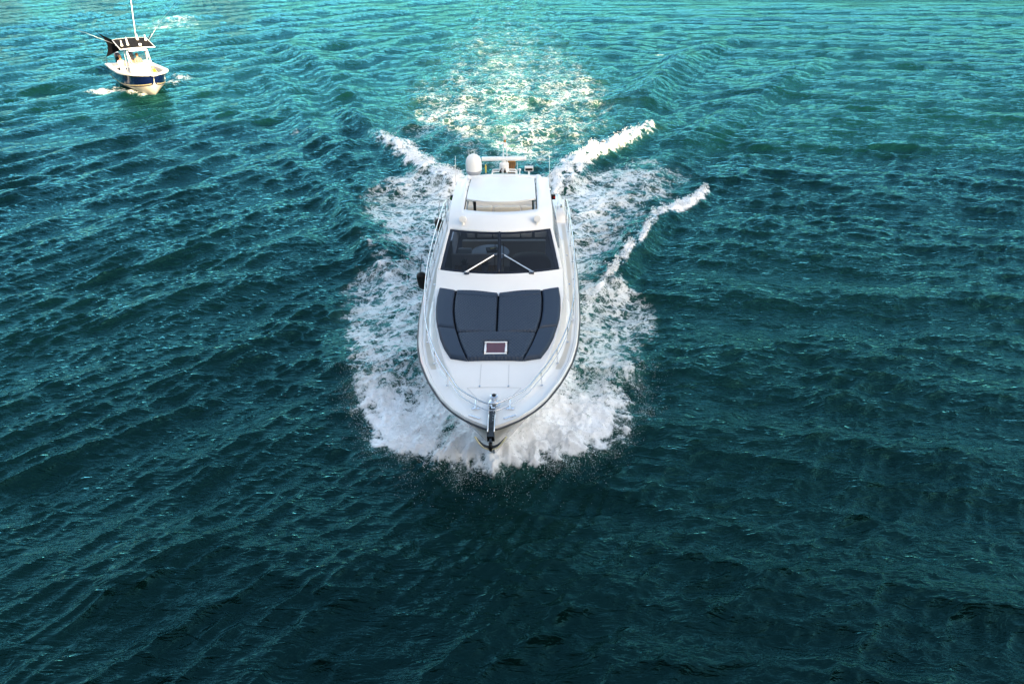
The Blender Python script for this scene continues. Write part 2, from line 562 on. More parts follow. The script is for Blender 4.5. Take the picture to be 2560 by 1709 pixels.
    thick = sstep(0, .7, e)
    Z = Z + heap + front + thick * (.20 * lump + .07 * fine) * (1 - sstep(4.5, 7, S))
    # rough churn where foam lies
    rest = np.clip(D, 0, 1) * (1 - thick) * core
    Z = Z + rest * .10 * fbm(X0 * 2.2, Y0 * 2.2, 4, gain=.6) * np.clip((1.2 - dy) / 1.0, .0, 1)
    churn = sstep(-1, 2, sw) * core
    Z = Z + churn * (.22 * fbm(X0 * .75, Y0 * .6, 3) + .10 * fbm(X0 * 1.9, Y0 * 1.6, 3))

    # ---- the small boat's own foam
    def blob(px, py, rx, ry, lvl, ang_=0., z=0., h=0.):
        nonlocal Z
        a, b = un(px, py, z); c_, s_ = math.cos(ang_), math.sin(ang_)
        x, y = X0 - a, Y0 - b
        d = ((x * c_ + y * s_) / rx) ** 2 + ((-x * s_ + y * c_) / ry) ** 2
        g = np.exp(-d)
        rg = np.zeros_like(X0); mk = g > .03; rg[mk] = fbm(X0[mk] * 1.6, Y0[mk] * 1.1, 4, gain=.6)
        D[:] = np.maximum(D, lvl * g * (.85 + .8 * wob2 + 2.0 * rg))
        if h: Z = Z + h * g * core
        return g
    blob(262, 232, 2.0, .9, .50, .2, h=.12)
    blob(300, 226, 1.8, .8, .46, .1, h=.1)
    blob(345, 234, 1.7, .7, .52, -.2, h=.08)
    blob(432, 208, 1.0, 1.3, .55, .7, h=.2)
    blob(455, 197, 1.0, 1.3, .48, .7, h=.2)
    g = blob(425, 62, 4.5, 7.5, .36, .35)
    A[:] = np.maximum(A, .9 * g)
    blob(452, 50, 2.2, 2.6, .5, .2, h=.3); blob(400, 72, 3.0, 2.2, .45, .5, h=.2)
    blob(365, 95, 2.0, 3.0, .34, .3)

    # keep the sea out of the yacht
    inside = (dh < -.05) & (S > 1.2) & (S < 13.5)
    Z = np.where(inside, np.minimum(Z, .25), Z)

    D = np.clip(D, 0, 1.3).astype(np.float32); A = np.clip(A, 0, 1).astype(np.float32)
    nv = nr * nc
    me = bpy.data.meshes.new("water")
    me.vertices.add(nv)
    me.vertices.foreach_set('co', np.stack([X, Y, Z], -1).astype(np.float32).ravel())
    ii = np.arange(nr - 1)[:, None] * nc + np.arange(nc - 1)[None, :]
    q = np.stack([ii, ii + 1, ii + nc + 1, ii + nc], -1).reshape(-1, 4).astype(np.int32)
    me.loops.add(q.size); me.loops.foreach_set('vertex_index', q.ravel())
    me.polygons.add(len(q)); me.polygons.foreach_set('loop_start', np.arange(0, q.size, 4, dtype=np.int32))
    me.polygons.foreach_set('use_smooth', np.ones(len(q), bool))
    me.update(calc_edges=True)
    rip = np.clip((dy - .06) / .45, 0, 1).astype(np.float32)
    for nm, arr in (('foam', D), ('bubbles', A), ('ripple', rip)):
        at = me.attributes.new(nm, 'FLOAT', 'POINT'); at.data.foreach_set('value', arr.ravel())
    o = bpy.data.objects.new("water", me); link(o); tag(o, kind='structure')
    return o, (X0, Y0, Z, D, e, dh, S)


def mat_water():
    m = bpy.data.materials.new('sea_water'); m.use_nodes = True
    nt = m.node_tree; nt.nodes.clear()
    N, Lk = nt.nodes.new, nt.links.new

    def val(x, sock):
        if isinstance(x, (int, float)): sock.default_value = x
        else: Lk(x, sock)

    def mth(op, a, b=None, c=None, clamp=False):
        n = N('ShaderNodeMath'); n.operation = op; n.use_clamp = clamp
        for i, x in enumerate((a, b, c)):
            if x is not None: val(x, n.inputs[i])
        return n.outputs[0]

    def noise(vec, scale, detail, rough=.5, dist=0.):
        n = N('ShaderNodeTexNoise'); Lk(vec, n.inputs['Vector'])
        n.inputs['Scale'].default_value = scale; n.inputs['Detail'].default_value = detail
        n.inputs['Roughness'].default_value = rough; n.inputs['Distortion'].default_value = dist
        return n

    def maprange(x, a, b, c=0., d=1., smooth=True):
        n = N('ShaderNodeMapRange'); n.interpolation_type = 'SMOOTHSTEP' if smooth else 'LINEAR'
        val(x, n.inputs[0]); val(a, n.inputs[1]); val(b, n.inputs[2]); val(c, n.inputs[3]); val(d, n.inputs[4])
        return n.outputs[0]

    geo = N('ShaderNodeNewGeometry')
    pos = geo.outputs['Position']
    fo = N('ShaderNodeAttribute'); fo.attribute_name = 'foam'
    bu = N('ShaderNodeAttribute'); bu.attribute_name = 'bubbles'
    Dn = fo.outputs['Fac']; An = bu.outputs['Fac']
    flat = N('ShaderNodeVectorMath'); flat.operation = 'MULTIPLY'; flat.inputs[1].default_value = (1, 1, 1)
    Lk(pos, flat.inputs[0])
    fl = flat.outputs[0]
    # warped coordinates for the lace
    wn_ = noise(fl, 1.3, 4, .6)
    wc = N('ShaderNodeVectorMath'); wc.operation = 'SUBTRACT'; Lk(wn_.outputs['Color'], wc.inputs[0]); wc.inputs[1].default_value = (.5, .5, .5)
    ws = N('ShaderNodeVectorMath'); ws.operation = 'SCALE'; Lk(wc.outputs[0], ws.inputs[0]); ws.inputs['Scale'].default_value = 1.1
    wa = N('ShaderNodeVectorMath'); wa.operation = 'ADD'; Lk(fl, wa.inputs[0]); Lk(ws.outputs[0], wa.inputs[1])
    wf = noise(fl, 6.0, 3, .6)
    wfc = N('ShaderNodeVectorMath'); wfc.operation = 'SUBTRACT'; Lk(wf.outputs['Color'], wfc.inputs[0]); wfc.inputs[1].default_value = (.5, .5, .5)
    wfs = N('ShaderNodeVectorMath'); wfs.operation = 'SCALE'; Lk(wfc.outputs[0], wfs.inputs[0]); wfs.inputs['Scale'].default_value = .22
    wb = N('ShaderNodeVectorMath'); wb.operation = 'ADD'; Lk(wa.outputs[0], wb.inputs[0]); Lk(wfs.outputs[0], wb.inputs[1])
    wv = wb.outputs[0]

    def vor(scale):
        n = N('ShaderNodeTexVoronoi'); n.feature = 'DISTANCE_TO_EDGE'; n.voronoi_dimensions = '3D'
        Lk(wv, n.inputs['Vector']); n.inputs['Scale'].default_value = scale
        return n.outputs['Distance']
    v1 = maprange(vor(1.9), .0, .26, 1, 0)
    v2 = maprange(vor(4.6), .0, .30, 1, 0)
    v3 = maprange(vor(11.), .0, .34, 1, 0)
    lace = mth('ADD', mth('ADD', mth('MULTIPLY', v1, .44), mth('MULTIPLY', v2, .36)), mth('MULTIPLY', v3, .20))
    big = noise(fl, .9, 5, .6).outputs['Fac']
    fin = noise(wv, 7, 6, .68).outputs['Fac']
    ffin = noise(fl, 30, 3, .65).outputs['Fac']
    # cover + pattern
    f = mth('MULTIPLY', Dn, 1.18)
    f = mth('ADD', f, mth('MULTIPLY', mth('SUBTRACT', lace, .42), .62))
    f = mth('ADD', f, mth('MULTIPLY', mth('SUBTRACT', big, .5), .95))
    f = mth('ADD', f, mth('MULTIPLY', mth('SUBTRACT', fin, .5), 1.05))
    f = mth('ADD', f, mth('MULTIPLY', mth('SUBTRACT', ffin, .5), maprange(Dn, .4, .9, .1, .9)))
    f = mth('MULTIPLY', f, maprange(Dn, .02, .20))
    foam = maprange(f, .46, .82)
    foam = mth('MULTIPLY', foam, maprange(f, .5, 1.05, .60, 1.0))
    foam = mth('MULTIPLY', foam, maprange(Dn, .22, .85, .46, 1.0))
    # water body colour: green sea, paler where full of bubbles
    body = N('ShaderNodeMix'); body.data_type = 'RGBA'
    tn = noise(fl, .05, 3, .5).outputs['Fac']
    cm = N('ShaderNodeMix'); cm.data_type = 'RGBA'
    cm.inputs['A'].default_value = (.0, .0125, .0112, 1); cm.inputs['B'].default_value = (.0, .0205, .0155, 1)
    Lk(maprange(tn, .35, .65), cm.inputs['Factor'])
    Lk(cm.outputs['Result'], body.inputs['A']); body.inputs['B'].default_value = (.045, .22, .18, 1)
    bub = mth('MULTIPLY', An, maprange(mth('ADD', big, mth('MULTIPLY', fin, .6)), .55, 1.05, .12, 1.0))
    Lk(bub, body.inputs['Factor'])
    # fine ripples
    mp = N('ShaderNodeMapping'); Lk(fl, mp.inputs['Vector']); mp.inputs['Rotation'].default_value = (0, 0, R(18)); mp.inputs['Scale'].default_value = (.42, 1.35, 1)
    r1 = noise(mp.outputs[0], 2.6, 4, .55, .6).outputs['Fac']
    r2 = noise(mp.outputs[0], 8.5, 3, .55, .4).outputs['Fac']
    rd = mth('SUBTRACT', 1.0, mth('ABSOLUTE', mth('SUBTRACT', mth('MULTIPLY', r1, 2.0), 1.0)))
    rd2 = mth('SUBTRACT', 1.0, mth('ABSOLUTE', mth('SUBTRACT', mth('MULTIPLY', r2, 2.0), 1.0)))
    rh = mth('ADD', mth('ADD', mth('MULTIPLY', r1, .03), mth('MULTIPLY', r2, .020)), mth('ADD', mth('MULTIPLY', mth('POWER', rd, 2.5), .032), mth('MULTIPLY', rd2, .012)))
    ri = N('ShaderNodeAttribute'); ri.attribute_name = 'ripple'
    r3 = noise(fl, 1.0, 4, .62, .6).outputs['Fac']
    rd3 = mth('SUBTRACT', 1.0, mth('ABSOLUTE', mth('SUBTRACT', mth('MULTIPLY', r3, 2.0), 1.0)))
    rh = mth('ADD', rh, mth('MULTIPLY', ri.outputs['Fac'], mth('ADD', mth('MULTIPLY', r3, .16), mth('MULTIPLY', mth('POWER', rd3, 2.0), .10))))
    bp = N('ShaderNodeBump'); bp.inputs['Strength'].default_value = 1.0; bp.inputs['Distance'].default_value = 1.0
    Lk(rh, bp.inputs['Height'])
    dif = N('ShaderNodeBsdfDiffuse'); Lk(body.outputs['Result'], dif.inputs['Color']); Lk(bp.outputs['Normal'], dif.inputs['Normal'])
    glo = N('ShaderNodeBsdfGlossy'); glo.inputs['Roughness'].default_value = .04
    glo.inputs['Color'].default_value = (.11, .79, .89, 1)
    Lk(bp.outputs['Normal'], glo.inputs['Normal'])
    fre = N('ShaderNodeFresnel'); fre.inputs['IOR'].default_value = 1.32; Lk(bp.outputs['Normal'], fre.inputs['Normal'])
    wat = N('ShaderNodeMixShader'); Lk(fre.outputs[0], wat.inputs[0]); Lk(dif.outputs[0], wat.inputs[1]); Lk(glo.outputs[0], wat.inputs[2])
    bf = N('ShaderNodeBump'); bf.inputs['Strength'].default_value = .35; bf.inputs['Distance'].default_value = .04
    Lk(mth('ADD', fin, mth('MULTIPLY', foam, .5)), bf.inputs['Height'])
    fm = N('ShaderNodeBsdfPrincipled')
    fm.inputs['Base Color'].default_value = (.93, .94, .95, 1); fm.inputs['Roughness'].default_value = .75
    fm.inputs['Specular IOR Level'].default_value = .25
    Lk(bf.outputs['Normal'], fm.inputs['Normal'])
    mx = N('ShaderNodeMixShader'); Lk(foam, mx.inputs[0]); Lk(wat.outputs[0], mx.inputs[1]); Lk(fm.outputs[0], mx.inputs[2])
    out = N('ShaderNodeOutputMaterial'); Lk(mx.outputs[0], out.inputs['Surface'])
    return m


M['water'] = mat_water()
water, WD = build_water()
water.data.materials.append(M['water'])

# ------------------------------------------------------------------ the bridge the picture is taken from; with unseen blocks added behind, it shades the near water
def build_bridge():
    br = empty('bridge', (0, -8, 0)); tag(br, kind='structure')
    MB().box((0, 0, 8.45), (320, 15.2, .9)).build('bridge_deck', M['concrete'], br)
    MB().box((0, 7.35, 9.35), (320, .3, .9)).build('parapet', M['concrete'], br)
    MB().box((0, -7.35, 9.35), (320, .3, .9)).build('parapet', M['concrete'], br)
    MB().box((0, -10.5, 2.5), (320, 4, 11)).build('glow_blocker', M['concrete'], br)  # added wall, unseen, stops warm sky glow coming in under the deck
    for x in range(-150, 151, 30):
        MB().box((x + 15, 0, 3.0), (2.2, 9, 10)).build('pier', M['concrete'], br, bevel=.2)
    wf = empty('shade_blocks', (70, -66, 0)); tag(wf, kind='structure')  # invented row of tall blocks, out of view, sized to shade the yacht
    for k in range(12):
        h = 39.5 + 1.2 * ((k * 7) % 3 - 1)
        MB().box((-192 + k * 35, (k % 2) * 1.5, h / 2), (35.02, 16, h)).build('unseen_block', M['concrete'], wf)


build_bridge()

# ------------------------------------------------------------------ unseen blocks added beyond the left of the picture for their reflections in the water
def build_reflector_shore():
    sh = empty('reflector_shore', (-150, 190, 0)); tag(sh, kind='structure')
    wall = mat('reflector_facade', (.72, .26, .26), .8, noise=.08, nscale=.4)  # reddish, chosen for the tone of its reflection in the water
    win = mat('facade_window', (.05, .07, .09), .15)
    for (x, y, w, d, h) in ((-95, -70, 18, 22, 18), (-62, -40, 14, 24, 26), (-28, -14, 12, 22, 20), (6, 14, 10, 24, 22), (36, 22, 8, 20, 13), (66, 30, 10, 20, 15), (-128, -110, 22, 22, 24)):
        MB().box((x, y, h / 2 + .8), (w, d, h)).build('unseen_block', wall, sh)
        wb = MB()
        nf = int(h / 3.3)
        for f in range(nf):
            for k in range(int(w / 4)):
                wb.box((x - w / 2 + 2.2 + k * 4, y - d / 2 - .02, 2.6 + f * 3.3), (1.9, .12, 1.5))
        wb.build('windows', win, sh)
    MB().box((-20, 20, .4), (400, 130, 1.6)).build('added_quay', M['concrete'], sh)


build_reflector_shore()

# ------------------------------------------------------------------ yacht (local axes: x = across, y = aft from the bow tip, z = up)
yacht = empty('motor_yacht', (YX, YY, 0), (0, R(-.8), YAW))
tag(yacht, 'large white motor yacht with dark blue sunpad heading towards the viewer', 'yacht')


def I(s, xs, ys): return float(np.interp(s, xs, ys))


def f_w(s): return I(s, [0, .1, .3, 1.1, 2.0, 2.6, 3.2, 4.3, 5.0, 5.5, 6.0, 7, 9.3, 9.8], [.02, .1, .3, .68, 1.14, 1.34, 1.49, 1.64, 1.64, 1.53, 1.41, 1.385, 1.34, 1.28])
def f_zd(s): return float(zgun(s)) - .02
def f_zc(s):
    if s <= .9: return f_zd(s) + .02
    return I(s, [.9, 1.25, 1.6, 2.0, 3.2, 4.45, 4.75, 5.0, 6.0, 6.3, 6.6, 7.1, 8.0, 9.0, 9.5, 9.8], [2.10, 2.15, 2.24, 2.31, 2.49, 2.74, 2.90, 3.07, 3.80, 3.99, 4.12, 4.21, 4.26, 4.27, 4.22, 4.14])
def f_drop(s): return I(s, [.9, 2, 4, 5, 6, 7, 9.8], [.01, .035, .07, .10, .10, .12, .13])
def f_wb(s):
    return I(s, [0, .1, .3, 1.1, 2.0, 2.6, 3.2, 4.3, 5.0, 6.0, 8, 9.8], [.03, .14, .36, .80, 1.26, 1.46, 1.61, 1.755, 1.78, 1.80, 1.82, 1.82])
def f_D(s): return I(s, [1.2, 2.0, 4.45, 5, 6, 7.1, 9, 9.8], [0, .14, .40, .50, .50, .85, .12, .05])


def S_top(u, s0, off=0.):
    """point on the deck / coachroof / roof; u = -1..1 across, s0 = station on the centre line"""
    w = f_w(s0)
    s = s0 + f_D(s0) * u * u
    z = f_zc(s0) - f_drop(s0) * u * u
    if s0 > 6.9:                      # raised surround of the sliding roof
        z += .05 * math.exp(-((abs(u) - .79) / .055) ** 2) * I(s0, [6.9, 7.6, 9.2, 9.5], [0, 1, 1, .4])
        if abs(u) < .85: z += .06 * math.exp(-((s0 - 9.22) / .10) ** 2)
    return Vector((w * u, s, z + off))


def zsurf(t, s):
    s0 = s
    for _ in range(6):
        w = f_w(s0); s0 = s - f_D(s0) * min(1, (t / w) ** 2)
    u = max(-1, min(1, t / f_w(s0)))
    return f_zc(s0) - f_drop(s0) * u * u


def bez(a, b, c, n):
    out = []
    for k in range(n + 1):
        t = k / n
        out.append(((1 - t) ** 2 * a[0] + 2 * t * (1 - t) * b[0] + t * t * c[0], (1 - t) ** 2 * a[1] + 2 * t * (1 - t) * b[1] + t * t * c[1]))
    return out


def side_section(s0):
    """(t, z) from the shoulder of the top down the side and out to the gunwale"""
    w, zs, wb_ = f_w(s0), f_zc(s0) - f_drop(s0), f_wb(s0)
    s = s0 + f_D(s0); zb = f_zd(s); b = float(beam(s)); zg = float(zgun(s))
    b = max(b, wb_ + .02)
    hgt = max(zs - zb, .005)
    r = min(.14, hgt * .45)
    L = math.hypot(wb_ - w, hgt)
    dx, dz = (wb_ - w) / L, -hgt / L
    top = (w - min(r, w * .3), zs + .01 * min(1, hgt)); c1 = (w, zs); e1 = (w + dx * r, zs + dz * r)
    r2 = min(.10, L * .4, (b - wb_) * .5)
    e2 = (wb_ - dx * r2, zb - dz * r2); c2 = (wb_, zb); e3 = (wb_ + r2, zb)
    pts = bez((w, zs), (w + dx * r * .3, zs - .0 * r), e1, 3)
    pts += [((e1[0] * (1 - k) + e2[0] * k), (e1[1] * (1 - k) + e2[1] * k)) for k in (.33, .66)]
    pts += bez(e2, c2, e3, 4)
    q = b - wb_
    rim = min(.05, q * .2)
    pts += [(b - rim * 2.2, zb), (b - rim * 1.6, zg + .03), (b - rim * .5, zg + .045), (b, zg + .02), (b + .004, zg - .03)]
    return [(t, s, z) for t, z in pts]


def build_shell():
    us = [0, .035, .1, .2, .3, .4, .5, .6, .68, .72, .76, .80, .84, .88, .915, .95, .98, 1.0]
    ss = sorted(set([0, .02, .05, .1, .2, .3, .45, .6, .75, .9, 1.0, 1.1, 1.2, 1.3, 1.45, 1.6, 1.8, 2.0, 2.3, 2.6, 2.9, 3.2, 3.5, 3.8, 4.1, 4.3, 4.45, 4.6, 4.75, 4.9, 5.0,
                     5.06, 5.3, 5.6, 5.94, 6.0, 6.06, 6.15, 6.3, 6.45, 6.6, 6.7, 6.85, 7.0, 7.1, 7.3, 7.6, 8.0, 8.4, 8.8, 9.0, 9.06, 9.12, 9.17, 9.22, 9.28, 9.34, 9.45, 9.6, 9.7, 9.8]))
    deck, cabin = MB(), MB()
    rows = []
    for s0 in ss:
        top = [S_top(u, s0) for u in us]
        sec = [Vector(p) for p in side_section(s0)][1:]
        rows.append(top + sec)
    nu = len(us)
    for i in range(len(ss) - 1):
        a, b = rows[i], rows[i + 1]
        sm = .5 * (ss[i] + ss[i + 1])
        for j in range(len(a) - 1):
            um = .5 * (us[j] + us[j + 1]) if j < nu - 1 else 2
            if 5.0 < sm < 6.0 and um < .95: continue            # windscreen opening
            if 6.6 < sm < 9.06 and um < .72: continue           # sliding roof opening
            tgt = cabin if (sm > 5.0 and j < nu - 1 + 9) else deck
            q = [a[j], a[j + 1], b[j + 1], b[j]]
            tgt.add(q, [(0, 1, 2, 3)])
            tgt.add([Vector((-p.x, p.y, p.z)) for p in q], [(3, 2, 1, 0)])
    # side decks carry on to the stern
    prev = None
    for s in [9.85, 10.4, 11.0, 11.6, 12.2, 12.8, 13.3, 13.6]:
        b = float(beam(s)); zb = f_zd(s); zg = float(zgun(s))
        r = [Vector((t, s, z)) for t, z in ((1.70, zb - .9), (1.72, zb), (1.82, zb), (b - .11, zb), (b - .08, zg + .03), (b - .025, zg + .045), (b, zg + .02), (b + .004, zg - .03))]
        if prev:
            for j in range(len(r) - 1):
                q = [prev[j], prev[j + 1], r[j + 1], r[j]]
                deck.add(q, [(0, 1, 2, 3)])
                deck.add([Vector((-p.x, p.y, p.z)) for p in q], [(3, 2, 1, 0)])
        prev = r
    def fin(mb, name):
        o = mb.build(name, M['gel'], yacht)
        bm = bmesh.new(); bm.from_mesh(o.data)
        bmesh.ops.remove_doubles(bm, verts=bm.verts, dist=.0008)
        bmesh.ops.recalc_face_normals(bm, faces=bm.faces)
        if sum(f.normal.z * f.calc_area() for f in bm.faces) < 0:
            bmesh.ops.reverse_faces(bm, faces=bm.faces)
        bm.to_mesh(o.data); bm.free()
        o.data.polygons.foreach_set('use_smooth', [True] * len(o.data.polygons))
        o.data.set_sharp_from_angle(angle=R(38))
        return o
    d = fin(deck, 'deck'); c = fin(cabin, 'cabin')
    md = c.modifiers.new('shell', 'SOLIDIFY'); md.thickness = .05; md.offset = -1
    return d, c


deck, cabin = build_shell()


def build_hull():
    mb, rub = MB(), MB()
    ss = [0, .05, .12, .25, .45, .7, 1.0, 1.4, 1.9, 2.5, 3.2, 4, 5, 6, 7.5, 9, 11, 12.5, 13.6]
    vv = [0, .08, .16, .28, .4, .52, .64, .76, .86, .94, 1]
    rows = []
    for s in ss:
        b, zg = float(beam(s)), float(zgun(s)) - .03
        zk = I(s, [0, .3, .9, 1.7, 2.6, 4, 13.6], [1.95, 1.45, .7, -.05, -.5, -.65, -.6])
        m = float(sstep(1.0, 7.0, s))
        row = []
        for v in vv:
            bowt = b * (1 - v) ** 1.15
            aft = b * (1 - .10 * v) if v < .8 else b * .92 * (1 - v) / .2
            row.append(Vector((bowt * (1 - m) + aft * m, s + .0, zg + (zk - zg) * v)))
        rows.append(row)
    for sgn in (1, -1):
        P = [[Vector((p.x * sgn, p.y, p.z)) for p in r] for r in rows]
        mb.grid(P, flip=(sgn < 0))
    # transom
    tr = [Vector((p.x, p.y, p.z)) for p in rows[-1]] + [Vector((-p.x, p.y, p.z)) for p in rows[-1][::-1]]
    mb.add(tr, [tuple(range(len(tr)))])
    mb.build('hull', M['gel'], yacht, smooth=True, auto=40)
    for sgn in (1, -1):
        pts = [(sgn * (float(beam(s)) + .012), s - (.02 if s < .2 else 0), float(zgun(s)) - .035) for s in [0, .04, .12, .3, .6, 1, 1.7, 2.5, 3.3, 4.5, 6, 8, 10, 12, 13.6]]
        MB().tube(spline(pts, 4), .021, 8).build('rub_rail', M['rub'], yacht, smooth=True)
    MB().box((0, 13.95, .35), (3.7, .8, .1)).build('swim_platform', M['teak'], yacht)


build_hull()

# non-skid strips on the side decks and the foredeck panel
for sgn in (1, -1):
    P = []
    for s in np.linspace(2.2, 11.2, 60):
        s = float(s)
        s0 = s
        for _ in range(5): s0 = s - f_D(min(s0, 9.8))
        t0, t1 = f_wb(min(s0, 9.8)) + .06, float(beam(s)) - .17
        z = f_zd(s) + .0035
        P.append([Vector((sgn * (t0 + (t1 - t0) * k), s, z)) for k in (0, .5, 1)])
    MB().grid(P, flip=(sgn < 0)).build('side_deck_panel', M['nonskid'], yacht)

# ---------------- windscreen
def patch(u0, u1, s0, s1, off, nu=8, ns=6):
    return [[S_top(u0 + (u1 - u0) * j / nu, s0 + (s1 - s0) * i / ns, off) for j in range(nu + 1)] for i in range(ns + 1)]


wf_ = MB()
for (a, b, c, d) in ((-.95, -.885, 5.0, 6.0), (.885, .95, 5.0, 6.0), (-.028, .028, 5.0, 6.0)):
    wf_.grid(patch(a, b, c, d, -.006, 2, 8))
wf_.grid(patch(-.885, .885, 5.0, 5.055, -.007, 24, 1)); wf_.grid(patch(-.885, .885, 5.94, 6.0, -.007, 24, 1))
wfo = wf_.build('windscreen_frame', M['frame'], cabin, smooth=True)
MB().tube([S_top(0, 5.0 + k / 8, .004) for k in range(9)], .02, 8).build('windscreen_mullion', M['frame'], cabin, smooth=True)
for sgn in (-1, 1):
    a, b = (.028, .885) if sgn > 0 else (-.885, -.028)
    MB().grid(patch(a, b, 5.055, 5.94, -.012, 14, 8)).build('windscreen_pane', M['tint'], cabin, smooth=True)
# wipers: a pair of parallel arms and a blade each
for sgn in (-1, 1):
    def wp(t, s, off): return Vector((t, s, 0)) + Vector((0, 0, zsurf(t, s) + off))
    w = MB()
    A0, B0 = (sgn * .83, 5.11), (sgn * .10, 5.42)
    for dl in (-.028, .028):
        w.tube([wp(A0[0] + dl, A0[1] + .01, .05), (wp(A0[0] + dl, A0[1] + .01, .05) + wp(B0[0] + dl * .6, B0[1], .05)) / 2, wp(B0[0] + dl * .6, B0[1], .05)], .0065, 6)
    w.box(wp(A0[0], A0[1], .02), (.13, .07, .06)); w.box(wp(*B0, .045), (.07, .05, .03))
    wo = w.build('wiper', M['chrome'], yacht)
    MB().tube([wp(B0[0] + sgn * .01, B0[1] + .28, .018), wp(B0[0] + sgn * .015, B0[1] - .25, .018)], .009, 6).build('wiper_blade', M['black'], wo)
# side windows
for sgn in (-1, 1):
    P = []
    for s0 in np.linspace(5.9, 9.4, 12):
        s0 = float(s0)
        sec = side_section(s0); a, b = sec[3], sec[6]
        k0, k1 = .08, I(s0, [5.9, 6.6, 9.4], [.25, .62, .62])
        P.append([Vector((sgn * (a[0] + (b[0] - a[0]) * k + .006), a[1], a[2] + (b[2] - a[2]) * k)) for k in (k0, (k0 + k1) / 2, k1)])
    MB().grid(P, flip=(sgn < 0)).build('side_window', M['frame'], cabin, smooth=True)

# ---------------- sliding roof
pn = MB()
top = [[S_top(u, s0, .015) for u in np.linspace(-.695, .695, 21)] for s0 in np.linspace(7.1, 9.03, 14)]
top = [[Vector((p.x, p.y, f_zc(min(9.03, p.y - .0)) * 0 + p.z)) for p in r] for r in top]
low = [[p - Vector((0, 0, .045)) for p in r] for r in top]
pn.grid(top); pn.grid(low, flip=True)
rim = [top[0][j] for j in range(21)] + [top[i][20] for i in range(1, 14)] + [top[13][j] for j in range(19, -1, -1)] + [top[i][0] for i in range(12, 0, -1)]
for i in range(len(rim)):
    a, b = rim[i], rim[(i + 1) % len(rim)]
    pn.add([a, b, b - Vector((0, 0, .045)), a - Vector((0, 0, .045))], [(0, 3, 2, 1)])
pn.build('sliding_roof_panel', M['gel'], yacht, smooth=True, auto=40)
for sgn in (-1, 1):
    MB().tube([S_top(sgn * .665, s, -.07) for s in np.linspace(6.62, 9.0, 8)], .022, 6).build('roof_track', M['alum'], yacht)
    MB().tube([S_top(sgn * .705, s, -.03) for s in np.linspace(6.62, 9.0, 8)], .012, 6).build('roof_seal', M['black'], yacht)

# ---------------- sunpad cushions
def edge_interp(pts, n):
    P = np.array(pts, float)
    L = np.concatenate([[0], np.cumsum(np.linalg.norm(np.diff(P, axis=0), axis=1))]); L /= L[-1]
    t = np.linspace(0, 1, n)
    return np.stack([np.interp(t, L, P[:, 0]), np.interp(t, L, P[:, 1])], -1)


def cushion(name, left, right, thick, m, hole=None, ni=26, nj=26, label=None):
    """left/right edges run from aft to front, (t, s) points; the ends are joined by straight or bowed lines"""
    def conc(n):
        x = np.linspace(0, 1, n); return .5 - .5 * np.cos(np.pi * x) * (.55 + .45 * np.abs(np.cos(np.pi * x)) ** .3)
    iu = np.interp(conc(ni), [conc(ni)[0], conc(ni)[-1]], [0, 1]); ju = np.interp(conc(nj), [conc(nj)[0], conc(nj)[-1]], [0, 1])
    if hole is not None:
        iu = np.linspace(0, 1, ni)
    def at(pts, tt):
        P = np.array(pts, float); L = np.concatenate([[0], np.cumsum(np.linalg.norm(np.diff(P, axis=0), axis=1))]); L /= L[-1]
        return np.stack([np.interp(tt, L, P[:, 0]), np.interp(tt, L, P[:, 1])], -1)
    Lp, Rp = at(left, iu), at(right, iu)
    outline = list(map(tuple, Lp)) + list(map(tuple, Rp[::-1]))
    G = Lp[:, None, :] * (1 - ju[None, :, None]) + Rp[:, None, :] * ju[None, :, None]
    # bow every cross line like the coachroof stations
    sd = np.abs(poly_sd(G[..., 0], G[..., 1], outline))
    if hole is not None:
        hx0, hx1, hy0, hy1 = hole
        dx = np.maximum(hx0 - G[..., 0], G[..., 0] - hx1); dy_ = np.maximum(hy0 - G[..., 1], G[..., 1] - hy1)
        sdh = np.where((dx > 0) & (dy_ > 0), np.hypot(dx, dy_), np.maximum(dx, dy_))
        sd = np.minimum(sd, np.maximum(sdh, 0))
    d = np.clip(sd / .045, 0, 1)
    hgt = thick * np.sqrt(np.clip(1 - (1 - d) ** 2, 0, 1)) + .006 * np.clip(sd / .25, 0, 1)
    mb = MB()
    P = [[Vector((G[i, j, 0], G[i, j, 1], zsurf(G[i, j, 0], G[i, j, 1]) + .006 + hgt[i, j])) for j in range(nj)] for i in range(ni)]
    vs_ = [p for r in P for p in r]
    fs_ = []
    for i in range(ni - 1):
        for j in range(nj - 1):
            if hole is not None and all(sdh[a, b] <= 0 for a, b in ((i, j), (i, j + 1), (i + 1, j + 1), (i + 1, j))): continue
            fs_.append((i * nj + j, (i + 1) * nj + j, (i + 1) * nj + j + 1, i * nj + j + 1))
    mb.add(vs_, fs_)
    o = mb.build(name, m, yacht, smooth=True)
    if label: o['label'] = label
    return o


